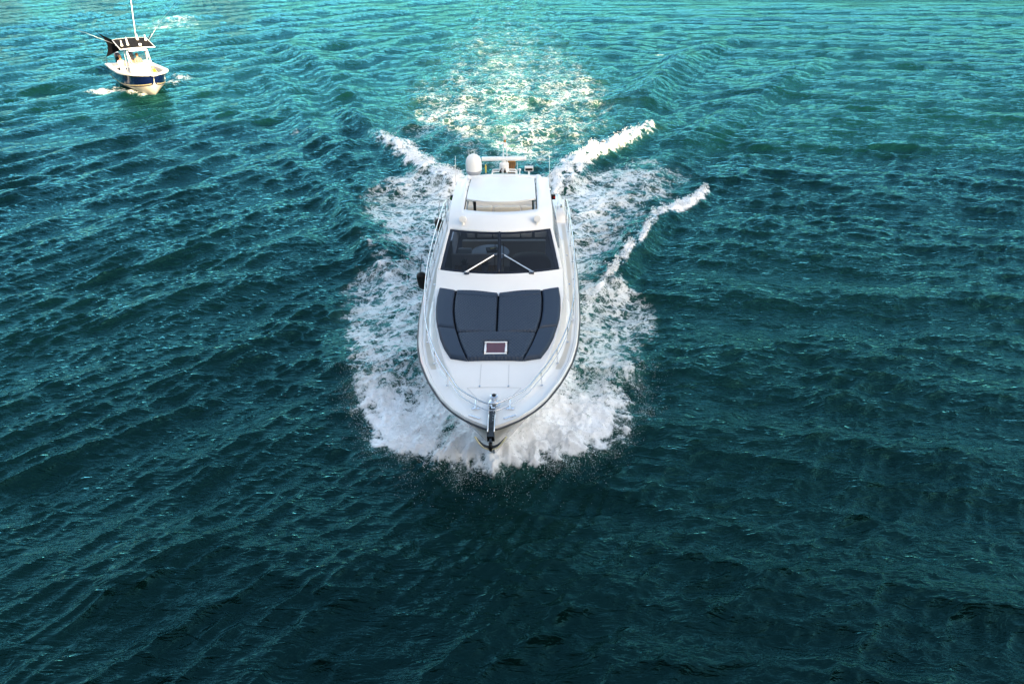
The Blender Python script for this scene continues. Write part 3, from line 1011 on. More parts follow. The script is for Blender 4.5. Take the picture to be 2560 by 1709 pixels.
TH_ = .10
for sgn in (-1, 1):
    cl_, oe_ = [(0, 4.42), (0, 2.13)], [(sgn * 1.51, 4.82), (sgn * 1.535, 4.5), (sgn * 1.52, 4.1), (sgn * 1.47, 3.7), (sgn * 1.40, 3.34), (sgn * 1.31, 2.95), (sgn * 1.18, 2.58), (sgn * 1.0, 2.24)]
    cushion('pad_base', cl_ if sgn > 0 else oe_, oe_ if sgn > 0 else cl_, .03, M['blackfab'], hole=(-.27, .27, 2.24, 2.68), ni=40, nj=40)
g = .012
for sgn in (-1, 1):
    def q(pts): return [(sgn * t, s) for t, s in pts]
    inner_edge = [(1.075, 4.66), (1.095, 4.3), (1.08, 3.9), (1.04, 3.55), (.96, 3.18), (.93, 3.08)]
    L_, R_ = q([(.0 + g, 4.45), (.0 + g, 2.98)]), q([(t - g, s) for t, s in inner_edge])
    if sgn > 0: cushion('seat_cushion', L_, R_, TH_, M['quilt'], nj=30, ni=34)
    else: cushion('seat_cushion', R_, L_, TH_, M['quilt'], nj=30, ni=34)
    # plain headrest roll at the aft end
    a_ = [(t, s) for t, s in [(.03, 4.44), (.03, 4.26)]]; b_ = [(1.05, 4.64), (1.06, 4.46)]
    o1 = [(1.075 + g, 4.66), (1.095 + g, 4.3), (1.08 + g, 3.9), (1.04 + g, 3.55), (.975 + g, 3.22)]
    o2 = [(1.53, 4.86), (1.555, 4.5), (1.545, 4.1), (1.50, 3.7), (1.43, 3.36)]
    s1, s2 = q(o1), q(o2)
    cushion('side_cushion', s1 if sgn > 0 else s2, s2 if sgn > 0 else s1, TH_, M['cushion'])
    o1 = [(.965 + g, 3.19), (.92 + g, 3.03), (.80 + g, 2.6), (.62 + g, 2.10)]
    o2 = [(1.42, 3.33), (1.33, 2.95), (1.20, 2.58), (1.02, 2.22)]
    s1, s2 = q(o1), q(o2)
    cushion('front_side_cushion', s1 if sgn > 0 else s2, s2 if sgn > 0 else s1, TH_, M['cushion'])
HX, HY0, HY1 = .27, 2.24, 2.68
cushion('front_cushion', [(-.92, 3.03), (-.90, 2.95), (-.80, 2.6), (-.62, 2.10)], [(.92, 3.03), (.90, 2.95), (.80, 2.6), (.62, 2.10)], TH_, M['quilt'],
        hole=(-HX, HX, HY0, HY1), ni=54, nj=54)
# plain bolsters over the aft edge of the two seat cushions
for sgn in (-1, 1):
    bl = MB()
    prof = []
    for k in range(15):
        t = .035 + (1.03 - .035) * k / 14
        c = Vector((sgn * t, 4.36 + .20 * (t / 1.06) ** 2, zsurf(t, 4.36 + .2 * (t / 1.06) ** 2) + .085))
        prof.append([c + Vector((0, .10 * math.cos(a), .035 * math.sin(a))) for a in np.linspace(0, 2 * math.pi, 11)])
    bl.grid(prof, flip=(sgn > 0))
    bl.build('headrest', M['cushion'], yacht, smooth=True)
# deck hatch in the front cushion
hz = zsurf(0, 2.6)
ha = empty('hatch', (0, 0, 0)); ha.parent = yacht
fr = MB()
for i, (x0, x1, y0, y1) in enumerate(((-.26, .26, HY0 + .005, HY0 + .05), (-.26, .26, HY1 - .05, HY1 - .005), (-.26, -.21, HY0 + .05, HY1 - .05), (.21, .26, HY0 + .05, HY1 - .05))):
    zc_ = zsurf(0, (y0 + y1) / 2)
    fr.box(((x0 + x1) / 2, (y0 + y1) / 2, zc_ + .045), (x1 - x0, y1 - y0, .07))
fr.build('hatch_frame', M['plastic'], ha, bevel=.008)
MB().box((0, (HY0 + HY1) / 2, hz + .035), (.43, HY1 - HY0 - .09, .04), rot=Matrix.Rotation(math.atan(.145), 3, 'X')).build('hatch_lens', M['hatchglass'], ha)
# pad base moulding line
# ---------------- foredeck details
def dp(t, s, off=0.):
    w = f_w(s)
    return Vector((t, s, (zsurf(t, s) if abs(t) < w else f_zd(s)) + off))


def strip(pts, w, m, name, h=.004):
    mb = MB()
    P = [Vector(p) for p in pts]
    Lr = []
    for i, p in enumerate(P):
        d = (P[min(i + 1, len(P) - 1)] - P[max(i - 1, 0)]); n = Vector((-d.y, d.x, 0)).normalized() * w / 2
        Lr.append([p - n, p - n + Vector((0, 0, h)), p + n + Vector((0, 0, h)), p + n])
    mb.grid(Lr)
    return mb.build(name, m, yacht)


for sgn in (-1, 1):
    strip([dp(sgn * .31, s) for s in np.linspace(2.0, 1.32, 8)], .012, M['gasket'], 'deck_seam')
    strip([dp(sgn * t, s) for t, s in ((.58, 1.30), (.50, 1.2), (.36, 1.0), (.30, .90))], .012, M['gasket'], 'deck_seam')
    MB().box(dp(sgn * .31, 1.33, .012), (.035, .045, .02)).build('deck_fitting', M['chrome'], yacht, bevel=.004)
    # bow cleats
    c = dp(sgn * .36, .66)
    cl = MB().tube([c + Vector((0, -.13, .09)), c + Vector((0, 0, .10)), c + Vector((0, .17, .095))], .018, 8)
    cl.box(c + Vector((0, -.02, .05)), (.03, .05, .09)); cl.box(c + Vector((0, .06, .05)), (.03, .05, .09)); cl.box(c + Vector((0, .0, .008)), (.16, .06, .014))
    cl.build('bow_cleat', M['chrome'], yacht, smooth=True, auto=40)
    # fairlead strips
    strip([dp(sgn * .48, .44, .004), dp(sgn * .24, .30, .004)], .035, M['chrome'], 'fairlead', .02)
    # flush fillers on the side deck
    for s in (3.65, 6.6, 8.6):
        s_ = s
        p = Vector((sgn * (float(beam(s_)) - .24), s_, f_zd(s_) + .006))
        if sgn < 0 or s > 6: MB().lathe([(.035, 0), (.035, .006), (.028, .01)], p, 12).build('deck_filler', M['chrome'], yacht)
strip([dp(t, 1.31) for t in np.linspace(-.58, .58, 9)], .010, M['gasket'], 'deck_seam')
strip([dp(t, .90) for t in np.linspace(-.30, .30, 5)], .010, M['gasket'], 'deck_seam')
# windlass
wl = empty('windlass', (.02, .80, dp(0, .8).z)); wl.parent = yacht
MB().lathe([(.14, 0), (.14, .012), (.12, .02), (.085, .03), (.085, .07), (.10, .085), (.065, .11), (.06, .15), (.085, .19), (.085, .21), (.05, .225), (.02, .23)], (0, .02, 0), 20).build('windlass_drum', M['chrome'], wl, smooth=True, auto=40)
MB().lathe([(.045, .228), (.045, .24), (.02, .245)], (0, .02, 0), 16).build('windlass_cap', M['black'], wl, smooth=True, auto=40)
MB().box((0, -.16, .05), (.10, .20, .09)).build('chain_stopper', M['chrome'], wl, bevel=.015)
ch = MB()
for k in range(9):
    rot = Matrix.Rotation(R(90 * (k % 2)), 3, 'Y')
    ch.box((0, -.28 - k * .045, .045), (.035, .05, .012), rot=rot)
ch.build('chain', M['alum'], wl, bevel=.004)
# bow roller and anchor
zb0 = float(zgun(0)) + .03
rl = MB()
for sgn in (-1, 1):
    rl.box((sgn * .065, .20, zb0 + .03), (.016, .95, .07))
rl.box((0, .20, zb0 + .0), (.12, .95, .015))
rl.box((0, -.30, zb0 - .02), (.15, .10, .12))
rl.build('bow_roller', M['blackgloss'], yacht, bevel=.006)
for sgn in (-1, 1):
    MB().tube([(sgn * .065, .66, zb0 + .07), (sgn * .065, -.24, zb0 + .07)], .013, 8).build('roller_rail', M['chrome'], yacht, smooth=True)
an = empty('anchor', (0, -.33, zb0 + .03)); an.parent = yacht; an.scale = (1.0, .62, .62)
MB().box((0, -.10, -.06), (.05, .30, .07)).build('shank', M['blackgloss'], an, bevel=.01)
fk = MB()
for sgn in (-1, 1):
    pts = [(0, -.30, -.30), (sgn * .14, -.24, -.24), (sgn * .24, -.12, -.12), (sgn * .31, .0, .0)]
    pts = spline(pts, 4)
    P = []
    for i, p in enumerate(pts):
        w = .15 * (1 - (i / (len(pts) - 1)) ** 1.3) + .012
        P.append([p + Vector((0, .0, .0)), p + Vector((-sgn * .02, w * .6, w * .45))])
    fk.grid(P); fk.grid([[q + Vector((0, .02, -.02)) for q in r] for r in P], flip=True)
fk.build('fluke', M['blackgloss'], an, smooth=True)
for sgn in (-1, 1):
    pts = spline([(0, -.30, -.30), (sgn * .14, -.245, -.24), (sgn * .24, -.125, -.12), (sgn * .31, -.0, .0)], 4)
    MB().tube(pts, .019, 6).build('fluke_edge', M['gold'], an, smooth=True)
MB().tube([(0, -.20, -.06), (0, -.30, -.2), (0, -.30, -.34)], [.03, .04, .025], 8).build('crown', M['black'], an, smooth=True)

# ---------------- rails
def rail_pt(sgn, s, h):
    ins = I(s, [0, .3, 1, 2.5, 4.5, 7, 12], [.0, .26, .34, .30, .16, .10, .09])
    return Vector((sgn * max(float(beam(s)) - ins, .0), s, float(zgun(s)) + .03 + h))


def rail_h(s): return I(s, [.3, 1.2, 2.5, 4, 6, 8, 11, 11.9], [.34, .38, .44, .55, .66, .70, .70, .62])


pts = []
for s in (11.95, 11, 9.5, 8, 6.5, 5.2, 4.2, 3.3, 2.5, 1.8, 1.2, .8): pts.append(rail_pt(-1, s, rail_h(s)))
front = [Vector((-.22, .42, float(zgun(.4)) + .37)), Vector((0, .33, float(zgun(.4)) + .37)), Vector((.22, .42, float(zgun(.4)) + .37))]
rt = pts + front + [Vector((-p.x, p.y, p.z)) for p in pts[::-1]]
MB().tube(spline(rt, 6), .0165, 8).build('top_rail', M['chrome'], yacht, smooth=True)
pts2 = []
for s in (11.95, 11, 9.5, 8, 6.5, 5.2, 4.2, 3.3, 2.5, 1.8, 1.2, .8): pts2.append(rail_pt(-1, s, rail_h(s) * .55))
rt2 = pts2 + [v - Vector((0, .02, .16)) for v in front] + [Vector((-p.x, p.y, p.z)) for p in pts2[::-1]]
MB().tube(spline(rt2, 6), .011, 8).build('mid_rail', M['chrome'], yacht, smooth=True)
for sgn in (-1, 1):
    for s in (1.45, 2.35, 3.3, 4.4, 5.6, 6.8, 8.0, 9.2, 10.4, 11.5):
        a = rail_pt(sgn, s + .02, 0); b = rail_pt(sgn, s - .03, rail_h(s))
        MB().tube([a, b], .013, 8).lathe([(.035, 0), (.035, .012), (.02, .02)], a, 10).build('stanchion', M['chrome'], yacht, smooth=True, auto=40)
    e0 = rail_pt(sgn, 11.95, rail_h(11.95)); e1 = rail_pt(sgn, 12.12, 0)
    MB().tube(spline([e0, e0 + Vector((-sgn * .02, .14, -.1)), e1], 5), .0165, 8).build('rail_end', M['chrome'], yacht, smooth=True)
    # aft cockpit coaming, stepped up from the side deck, with a short grab rail
    co = MB()
    P = []
    for s, h in ((11.35, .0), (11.42, .18), (11.55, .30), (11.8, .34), (12.6, .34), (13.4, .30), (13.6, .0)):
        b = float(beam(s)); zb = f_zd(s)
        P.append([Vector((sgn * t, s, z)) for t, z in ((1.60, zb - .5), (1.60, zb + h - .04), (1.65, zb + h), (b - .20, zb + h), (b - .13, zb + h - .06), (b - .11, zb - .01))])
    co.grid(P, flip=(sgn < 0)); co.build('coaming', M['gel'], yacht, smooth=True, auto=40)
    zz = f_zd(12.3) + .33
    MB().tube(spline([(sgn * 1.78, 11.75, zz), (sgn * 1.78, 11.8, zz + .20), (sgn * 1.80, 12.3, zz + .24), (sgn * 1.80, 13.0, zz + .22), (sgn * 1.80, 13.1, zz)], 5), .015, 8).build('grab_rail', M['chrome'], yacht, smooth=True)
    MB().lathe([(.05, 0), (.05, .02), (.03, .05), (.035, .09), (.012, .11)], (sgn * 1.9, 11.95, f_zd(12) + .335), 12).build('aft_cleat', M['chrome'], yacht, smooth=True, auto=40)
    # handrail on the cabin side
    MB().tube(spline([(sgn * 1.62, 9.9, 3.0), (sgn * 1.60, 9.2, 3.3), (sgn * 1.54, 8.2, 3.45), (sgn * 1.56, 7.9, 3.36)], 5), .014, 8).build('cabin_handrail', M['chrome'], yacht, smooth=True)

# ---------------- roof gear
zr = lambda t, s: zsurf(t, s)
for sgn in (-1, 1):
    p = Vector((sgn * .985, 6.42, 0)); p.z = S_top(.70, 6.2).z
    sl = empty('searchlight', p); sl.parent = yacht
    rot = Matrix.Rotation(R(72), 3, 'X')
    MB().lathe([(.03, 0), (.055, .02), (.035, .06), (.03, .1)], (0, 0, -.06), 12).build('searchlight_foot', M['plastic'], sl, smooth=True, auto=50)
    MB().lathe([(.01, -.20), (.05, -.185), (.078, -.14), (.09, -.06), (.092, .06), (.09, .085)], (0, 0, .12), 18, rot=rot).build('searchlight_body', M['plastic'], sl, smooth=True, auto=50)
    MB().lathe([(.078, .083), (.078, .09), (.03, .094)], (0, 0, .12), 18, rot=rot).build('searchlight_lens', M['plastic'], sl, smooth=True, auto=50)
# satellite dome
dm = empty('satellite_dome', (-.88, 9.55, 4.12)); dm.parent = yacht
MB().lathe([(.13, 0), (.13, .06), (.16, .08)], (0, 0, 0), 20).build('dome_foot', M['plastic'], dm, smooth=True, auto=40)
MB().lathe([(.13, .07), (.20, .10), (.235, .17), (.24, .22)], (0, 0, 0), 28).build('dome_band', M['greyband'], dm, smooth=True, auto=40)
MB().lathe([(.241, .22), (.243, .24), (.242, .42), (.225, .52), (.19, .60), (.13, .66), (.06, .69), (.005, .695)], (0, 0, 0), 28).build('dome_shell', M['plastic'], dm, smooth=True, auto=60)
# open array radar
ra = empty('radar', (.03, 9.62, 4.16)); ra.parent = yacht
MB().lathe([(.15, .10), (.16, .13), (.14, .20), (.145, .34), (.12, .37), (.06, .39), (.06, .44)], (0, 0, 0), 22).build('radar_pedestal', M['plastic'], ra, smooth=True, auto=40)
bar = MB()
prof = [(.0, .055), (.045, .05), (.065, .02), (.07, -.02), (.05, -.055), (-.05, -.055), (-.07, -.02), (-.065, .02), (-.045, .05)]
P = [[Vector((x, y * k, .49 + z * k)) for y, z in prof + prof[:1]] for x, k in ((-.67, .7), (-.655, 1), (.655, 1), (.67, .7))]
bar.grid(P); bar.add(P[0][:-1], [tuple(range(9))]); bar.add(P[-1][:-1], [tuple(range(8, -1, -1))])
bar.build('radar_bar', M['plastic'], ra, smooth=True, auto=40)
for dy_ in (-.09, .12):
    MB().tube(spline([(-.38, dy_, -.05), (-.36, dy_, .08), (-.27, dy_, .12), (.27, dy_, .12), (.36, dy_, .08), (.38, dy_, -.05)], 5), .022, 8).build('radar_hoop', M['plastic'], ra, smooth=True)
hn = empty('horn', (-.07, 9.36, 4.34)); hn.parent = yacht
for dx in (0, .13):
    MB().tube([(dx * .6 + .05, .16, .05), (dx, .05, .02), (dx, -.04, 0)], [.012, .016, .04], 12).build('horn_trumpet', M['black'], hn, smooth=True)
# mast with light
ms = empty('mast', (.06, 9.72, 4.1)); ms.parent = yacht
for sgn in (-1, 1):
    MB().tube([(sgn * .07, .08, 0), (sgn * .06, .10, .55), (sgn * .035, .12, .98)], .014, 8).build('mast_leg', M['plastic'], ms, smooth=True)
MB().lathe([(.05, 0), (.05, .10), (.035, .12), (.035, .2), (.045, .21), (.045, .3), (.02, .33)], (0, .12, .86), 14).build('mast_light', M['plastic'], ms, smooth=True, auto=40)
MB().lathe([(.038, .125), (.038, .195)], (0, .12, .86), 14).build('mast_lens', M['orange'], ms, smooth=True, auto=40)
# boarding plank stowed upright behind the mast
pk = empty('boarding_plank', (.24, 9.98, 3.27)); pk.parent = yacht
for k in range(4):
    MB().box((-.09 + k * .06, 0, .65), (.05, .03, 1.02)).build('plank_slat', M['teak'], pk)
MB().lathe([(.20, -.012), (.20, .012)], (-.06, .01, 1.12), 20, rot=Matrix.Rotation(R(90), 3, 'X')).build('plank_end', M['orange'], pk)
MB().tube([(.18, 0, .1), (.18, 0, 1.15)], .012, 6).build('plank_rail', M['plastic'], pk)
# small roof fittings
MB().tube([(-.52, 9.52, 4.16), (-.52, 9.52, 4.26)], .02, 8).box((-.50, 9.52, 4.19), (.12, .05, .03)).build('light_mount', M['alum'], yacht)
MB().tube([(-.52, 9.52, 4.26), (-.52, 9.52, 4.42), (-.525, 9.52, 4.50)], [.024, .024, .015], 10).build('yellow_light', M['yellow'], yacht, smooth=True)
MB().tube([(.50, 9.52, 4.16), (.50, 9.52, 4.29)], .018, 8).lathe([(.02, 0), (.045, .05), (.045, .07), (.02, .08)], (.50, 9.52, 4.29), 12).build('gps_antenna', M['plastic'], yacht, smooth=True, auto=40)
MB().box((.78, 9.55, 4.23), (.06, .06, .12)).box((.78, 9.55, 4.36), (.26, .08, .15)).build('speaker_box', M['plastic'], yacht, bevel=.01)
MB().box((.78, 9.506, 4.345), (.22, .012, .07)).build('speaker_grille', M['black'], yacht)
for sgn, h in ((-1, 1.05), (1, 1.18)):
    a = Vector((sgn * 1.40, 9.02, 3.86))
    MB().tube([a + Vector((0, 0, .08)), a + Vector((sgn * -.02, .02, h * .5)), a + Vector((sgn * -.03, .03, h))], [.012, .009, .005], 8).build('whip_antenna', M['plastic'], yacht, smooth=True)
    MB().lathe([(.04, 0), (.035, .05), (.018, .1)], a - Vector((0, 0, .02)), 10).build('antenna_mount', M['chrome'], yacht, smooth=True)
    b = Vector((sgn * 1.50, 8.8, 3.74))
    MB().box(b, (.12, .10, .14)).build('side_light', M['black'], yacht, bevel=.012)
    MB().box(b + Vector((sgn * .035, -.052, .0)), (.05, .012, .06)).build('side_light_lens', M['green'] if sgn < 0 else M['red'], yacht)

# ---------------- cabin interior and cockpit, seen through the windscreen and the open roof
MB().box((0, 9.0, 1.15), (3.4, 9.0, .06)).build('cabin_sole', M['darkseat'], yacht)
for k in range(16):
    MB().box((-1.22 + k * .085, 5.95, 2.67), (.075, .80, .03)).build('shelf_plank', M['teak'], yacht)
dsh = MB()
P = [[Vector((t, s + .5 * (t / 1.5) ** 2, z)) for t in np.linspace(-1.42, 1.42, 15)] for s, z in ((5.02, 2.98), (5.2, 2.80), (5.42, 2.62), (5.55, 2.60))]
dsh.grid(P); dsh.build('dashboard', M['darkseat'], yacht, smooth=True)
# helm console under a dark cover
hc = MB()
P = []
for s, z0, w in ((5.35, 2.70, .50), (5.5, 2.92, .56), (5.9, 3.10, .54), (6.3, 3.10, .46), (6.5, 3.0, .42), (6.6, 2.3, .42), (6.62, 1.2, .42)):
    P.append([Vector((.80 + w * t, s, z0 - .10 * abs(t) ** 4 - (.5 if abs(t) > 1 else 0))) for t in (-1.05, -1, -.8, -.4, 0, .4, .8, 1, 1.05)])
hc.grid(P); hc.build('helm_cover', M['navycover'], yacht, smooth=True, auto=50)
MB().box((-.70, 6.42, 2.68), (1.30, .08, .62)).build('galley_partition', M['leather'], yacht, bevel=.02)
MB().lathe([(.55, 0), (.56, .03), (.55, .05)], (-.35, 7.6, 2.47), 28).build('saloon_table', M['tabletop'], yacht)
MB().tube([(-.35, 7.6, 1.2), (-.35, 7.6, 2.48)], .06, 10).build('table_leg', M['chrome'], yacht)
MB().box((-.30, 7.7, 2.55), (.34, .28, .05), rot=Matrix.Rotation(.2, 3, 'Z')).build('table_tray', M['black'], yacht, bevel=.01)
MB().box((-.28, 7.72, 2.582), (.16, .08, .014), rot=Matrix.Rotation(.5, 3, 'Z')).build('tray_cloth', M['yellow'], yacht)
st = empty('companion_seat', (-1.08, 7.2, 1.2)); st.parent = yacht
MB().box((0, 0, .55), (.6, .6, .2)).build('seat', M['darkseat'], st, bevel=.05)
MB().box((0, .30, .95), (.6, .14, .7), rot=Matrix.Rotation(-.15, 3, 'X')).build('backrest', M['darkseat'], st, bevel=.05)
MB().box((0, .33, 1.38), (.4, .12, .18)).build('headrest', M['tabletop'], st, bevel=.04)
MB().tube([(0, 0, 0), (0, 0, .5)], .08, 10).build('pedestal', M['chrome'], st)
so = empty('aft_sofa', (0, 8.6, 1.2)); so.parent = yacht
MB().box((0, 0, .3), (2.6, .7, .5)).build('seat', M['leather'], so, bevel=.05)
MB().box((0, .38, .75), (2.6, .18, .7)).build('backrest', M['leather'], so, bevel=.05)
ck = empty('cockpit_sofa', (0, 12.0, 1.2)); ck.parent = yacht
for k, (x, w) in enumerate(((-.95, .9), (0, .96), (.95, .9))):
    MB().box((x, 0, .28), (w - .01, .8, .45)).build('seat', M['leather'], ck, bevel=.06)
    MB().box((x, .45, .60), (w - .01, .2, .62)).build('backrest', M['leather'], ck, bevel=.06)
MB().lathe([(.10, 0), (.10, .015)], (0, -.1, .51), 14).build('cup_holder', M['black'], ck)
for sgn in (-1, 1):
    MB().tube([(sgn * .92, 9.75, 1.2), (sgn * .92, 9.75, 4.1)], .045, 8).build('door_post', M['frame'], yacht)
    MB().tube(spline([(sgn * 1.2, 12.9, 1.9), (sgn * 1.2, 12.95, 2.35), (sgn * .4, 12.95, 2.42), (0, 12.95, 2.42)], 4), .02, 8).build('stern_rail', M['chrome'], yacht, smooth=True)

# potted plants standing on the dashboard shelf
for k, (t, s, lab) in enumerate(((-.98, 6.05, 'left potted spiky plant behind the yacht windscreen'), (-.42, 6.02, 'right potted spiky plant behind the yacht windscreen'))):
    w = yacht.matrix_basis @ Vector((t, s, 2.688))
    pl = empty('potted_plant', w); tag(pl, lab, 'plant', 'plants behind the windscreen')
    MB().lathe([(.07, 0), (.10, .14), (.105, .15)], (0, 0, 0), 14).build('pot', M['pot'], pl, smooth=True, auto=40)
    lf = MB()
    rr = random.Random(k + 3)
    for i in range(46):
        a = rr.random() * 6.283; el = rr.uniform(.25, 1.35); Ln = rr.uniform(.16, .26)
        d = Vector((math.cos(a) * math.cos(el), math.sin(a) * math.cos(el), math.sin(el)))
        n = Vector((-math.sin(a), math.cos(a), 0)) * .014
        b0 = Vector((0, 0, .13)); m_ = b0 + d * Ln * .5; tip = b0 + d * Ln - Vector((0, 0, .03))
        lf.add([b0 - n * .5, b0 + n * .5, m_ + n, tip, m_ - n], [(0, 1, 2, 4), (4, 2, 3)])
    lf.build('leaves', M['leaf'], pl)

# fenders hung over the left-hand side
for (t, s, z, h, r_, lab) in ((-2.34, 7.35, 1.75, .55, .15, 'large black fender hanging on the yacht beside its sunpad'),
                              (-2.36, 12.0, 1.6, .5, .15, 'smaller black fender on the yacht beside its cabin windows')):
    w = yacht.matrix_basis @ Vector((t, s, z - h / 2))
    fd = empty('fender', w, (R(8), R(-6), 0)); tag(fd, lab, 'fender', 'black fenders along the yacht')
    MB().lathe([(.03, 0), (r_ * .6, .02), (r_ * .9, .07), (r_, .14), (r_, h - .14), (r_ * .9, h - .07), (r_ * .6, h - .02), (.03, h)], (0, 0, 0), 20).build('fender_body', M['black'], fd, smooth=True)
    MB().lathe([(.035, 0), (.03, .04)], (0, 0, -.03), 10).build('fender_valve', M['rub'], fd)
    MB().tube([(0, 0, h), (.05, .0, h + .22), (.16, .0, h + .62)], .009, 6).build('rope', M['black'], fd)

# ------------------------------------------------------------------ spray thrown up round the bow and along the breaking crests
def build_spray():
    X0, Y0, Z, D, e, dh, S = WD
    r = np.random.default_rng(5)
    ico_v = np.array([(1, 0, 0), (-1, 0, 0), (0, 1, 0), (0, -1, 0), (0, 0, 1), (0, 0, -1)], np.float32)
    ico_f = np.array([(0, 2, 4), (2, 1, 4), (1, 3, 4), (3, 0, 4), (2, 0, 5), (1, 2, 5), (3, 1, 5), (0, 3, 5)], np.int32)

    def make(name, label, mask_w, n, rad, lift, out_dir=None):
        w = mask_w.ravel().astype(np.float64); w /= w.sum()
        idx = r.choice(w.size, n, p=w)
        x, y, z = X0.ravel()[idx], Y0.ravel()[idx], Z.ravel()[idx]
        x = x + r.normal(0, .05, n); y = y + r.normal(0, .05, n)
        rr = rad[0] * (rad[1] / rad[0]) ** (r.random(n) ** 2.2)
        z = z + lift * r.random(n) ** 2.5 + rr * .5
        V = ico_v[None] * rr[:, None, None] * (.7 + .6 * r.random((n, 6, 1))) + np.stack([x, y, z], -1)[:, None, :]
        F = ico_f[None] + (np.arange(n) * 6)[:, None, None]
        V = V.reshape(-1, 3).astype(np.float32); F = F.reshape(-1, 3).astype(np.int32)
        me = bpy.data.meshes.new(name)
        me.vertices.add(len(V)); me.vertices.foreach_set('co', V.ravel())
        me.loops.add(F.size); me.loops.foreach_set('vertex_index', F.ravel())
        me.polygons.add(len(F)); me.polygons.foreach_set('loop_start', np.arange(0, F.size, 3, dtype=np.int32))
        me.polygons.foreach_set('use_smooth', np.ones(len(F), bool))
        me.update(calc_edges=True)
        me.materials.append(M['spray'])
        o = link(bpy.data.objects.new(name, me))
        tag(o, label, 'spray', kind='stuff')
    inb = (S < 5.2)
    cl = fbm(X0 * 1.4, Y0 * 1.4, 3)
    edge = np.exp(-(np.clip(-e, 0, 9) / .20)) * (e < .25) * (e > -1.5) * inb * np.clip(cl + .25, 0, 1) ** 1.6
    make('bow_spray', 'fine white spray flying ahead of the yacht bow wave', edge, 8000, (.003, .008), .22)
    body = (e > 0) * (dh > .02) * inb * np.clip(D, 0, 1) * np.clip(cl + .35, 0, 1)
    make('bow_froth', 'lumpy white froth heaped round the yacht bow', body, 16000, (.005, .018), .10)
    crestm = (D > .75) * (Y0 < 48) * ((S > 5.2)) * np.clip(cl + .3, 0, 1)
    make('crest_spray', 'white droplets on the breaking crests beside the yacht', crestm, 9000, (.008, .035), .22)


M['spray'] = mat('spray_droplets', (.82, .84, .85), .45)
build_spray()

# ------------------------------------------------------------------ small centre console boat
BX, BY = -25.1, 50.4
UX, UY = -.60, .80                       # bow -> stern
boat = empty('centre_console_boat', (BX, BY, 0.05), (R(1.0), R(.5), math.atan2(-UX, UY)))
boat.scale = (1.1, 1.1, 1.1)
tag(boat, 'small navy blue centre console fishing boat with dark canopy', 'fishing boat')
BL = 8.3


def bb(s): return I(s, [0, .08, .3, .8, 1.5, 2.4, 3.5, 5, 8.3], [.06, .30, .62, .98, 1.24, 1.40, 1.46, 1.46, 1.38])
def bz(s): return I(s, [0, 1.5, 3.5, 6, 8.3], [1.42, 1.32, 1.12, .98, .92])


def boat_section(s):
    b, zg = bb(s), bz(s)
    zk = I(s, [0, .35, .8, 1.4, 2.4, 8.3], [1.25, .55, .05, -.25, -.45, -.45])
    m = float(sstep(.6, 4.5, s))
    zch = I(s, [0, .2, .35, .8, 1.5, 2.4, 4, 8.3], [1.0, .84, .70, .60, .48, .36, .22, .12])          # chine / paint line
    zch = max(zch, zk + .02)
    wch = b * I(s, [0, .2, .35, .8, 1.5, 2.5, 4, 8.3], [.05, .06, .20, .46, .62, .78, .88, .92])
    pts = []
    for k in range(7):
        t = k / 6
        pts.append((b + (wch - b) * (t ** (.75 if m < .5 else 1.0)), zg + (zch - zg) * t))
    return pts, (wch, zch), zk


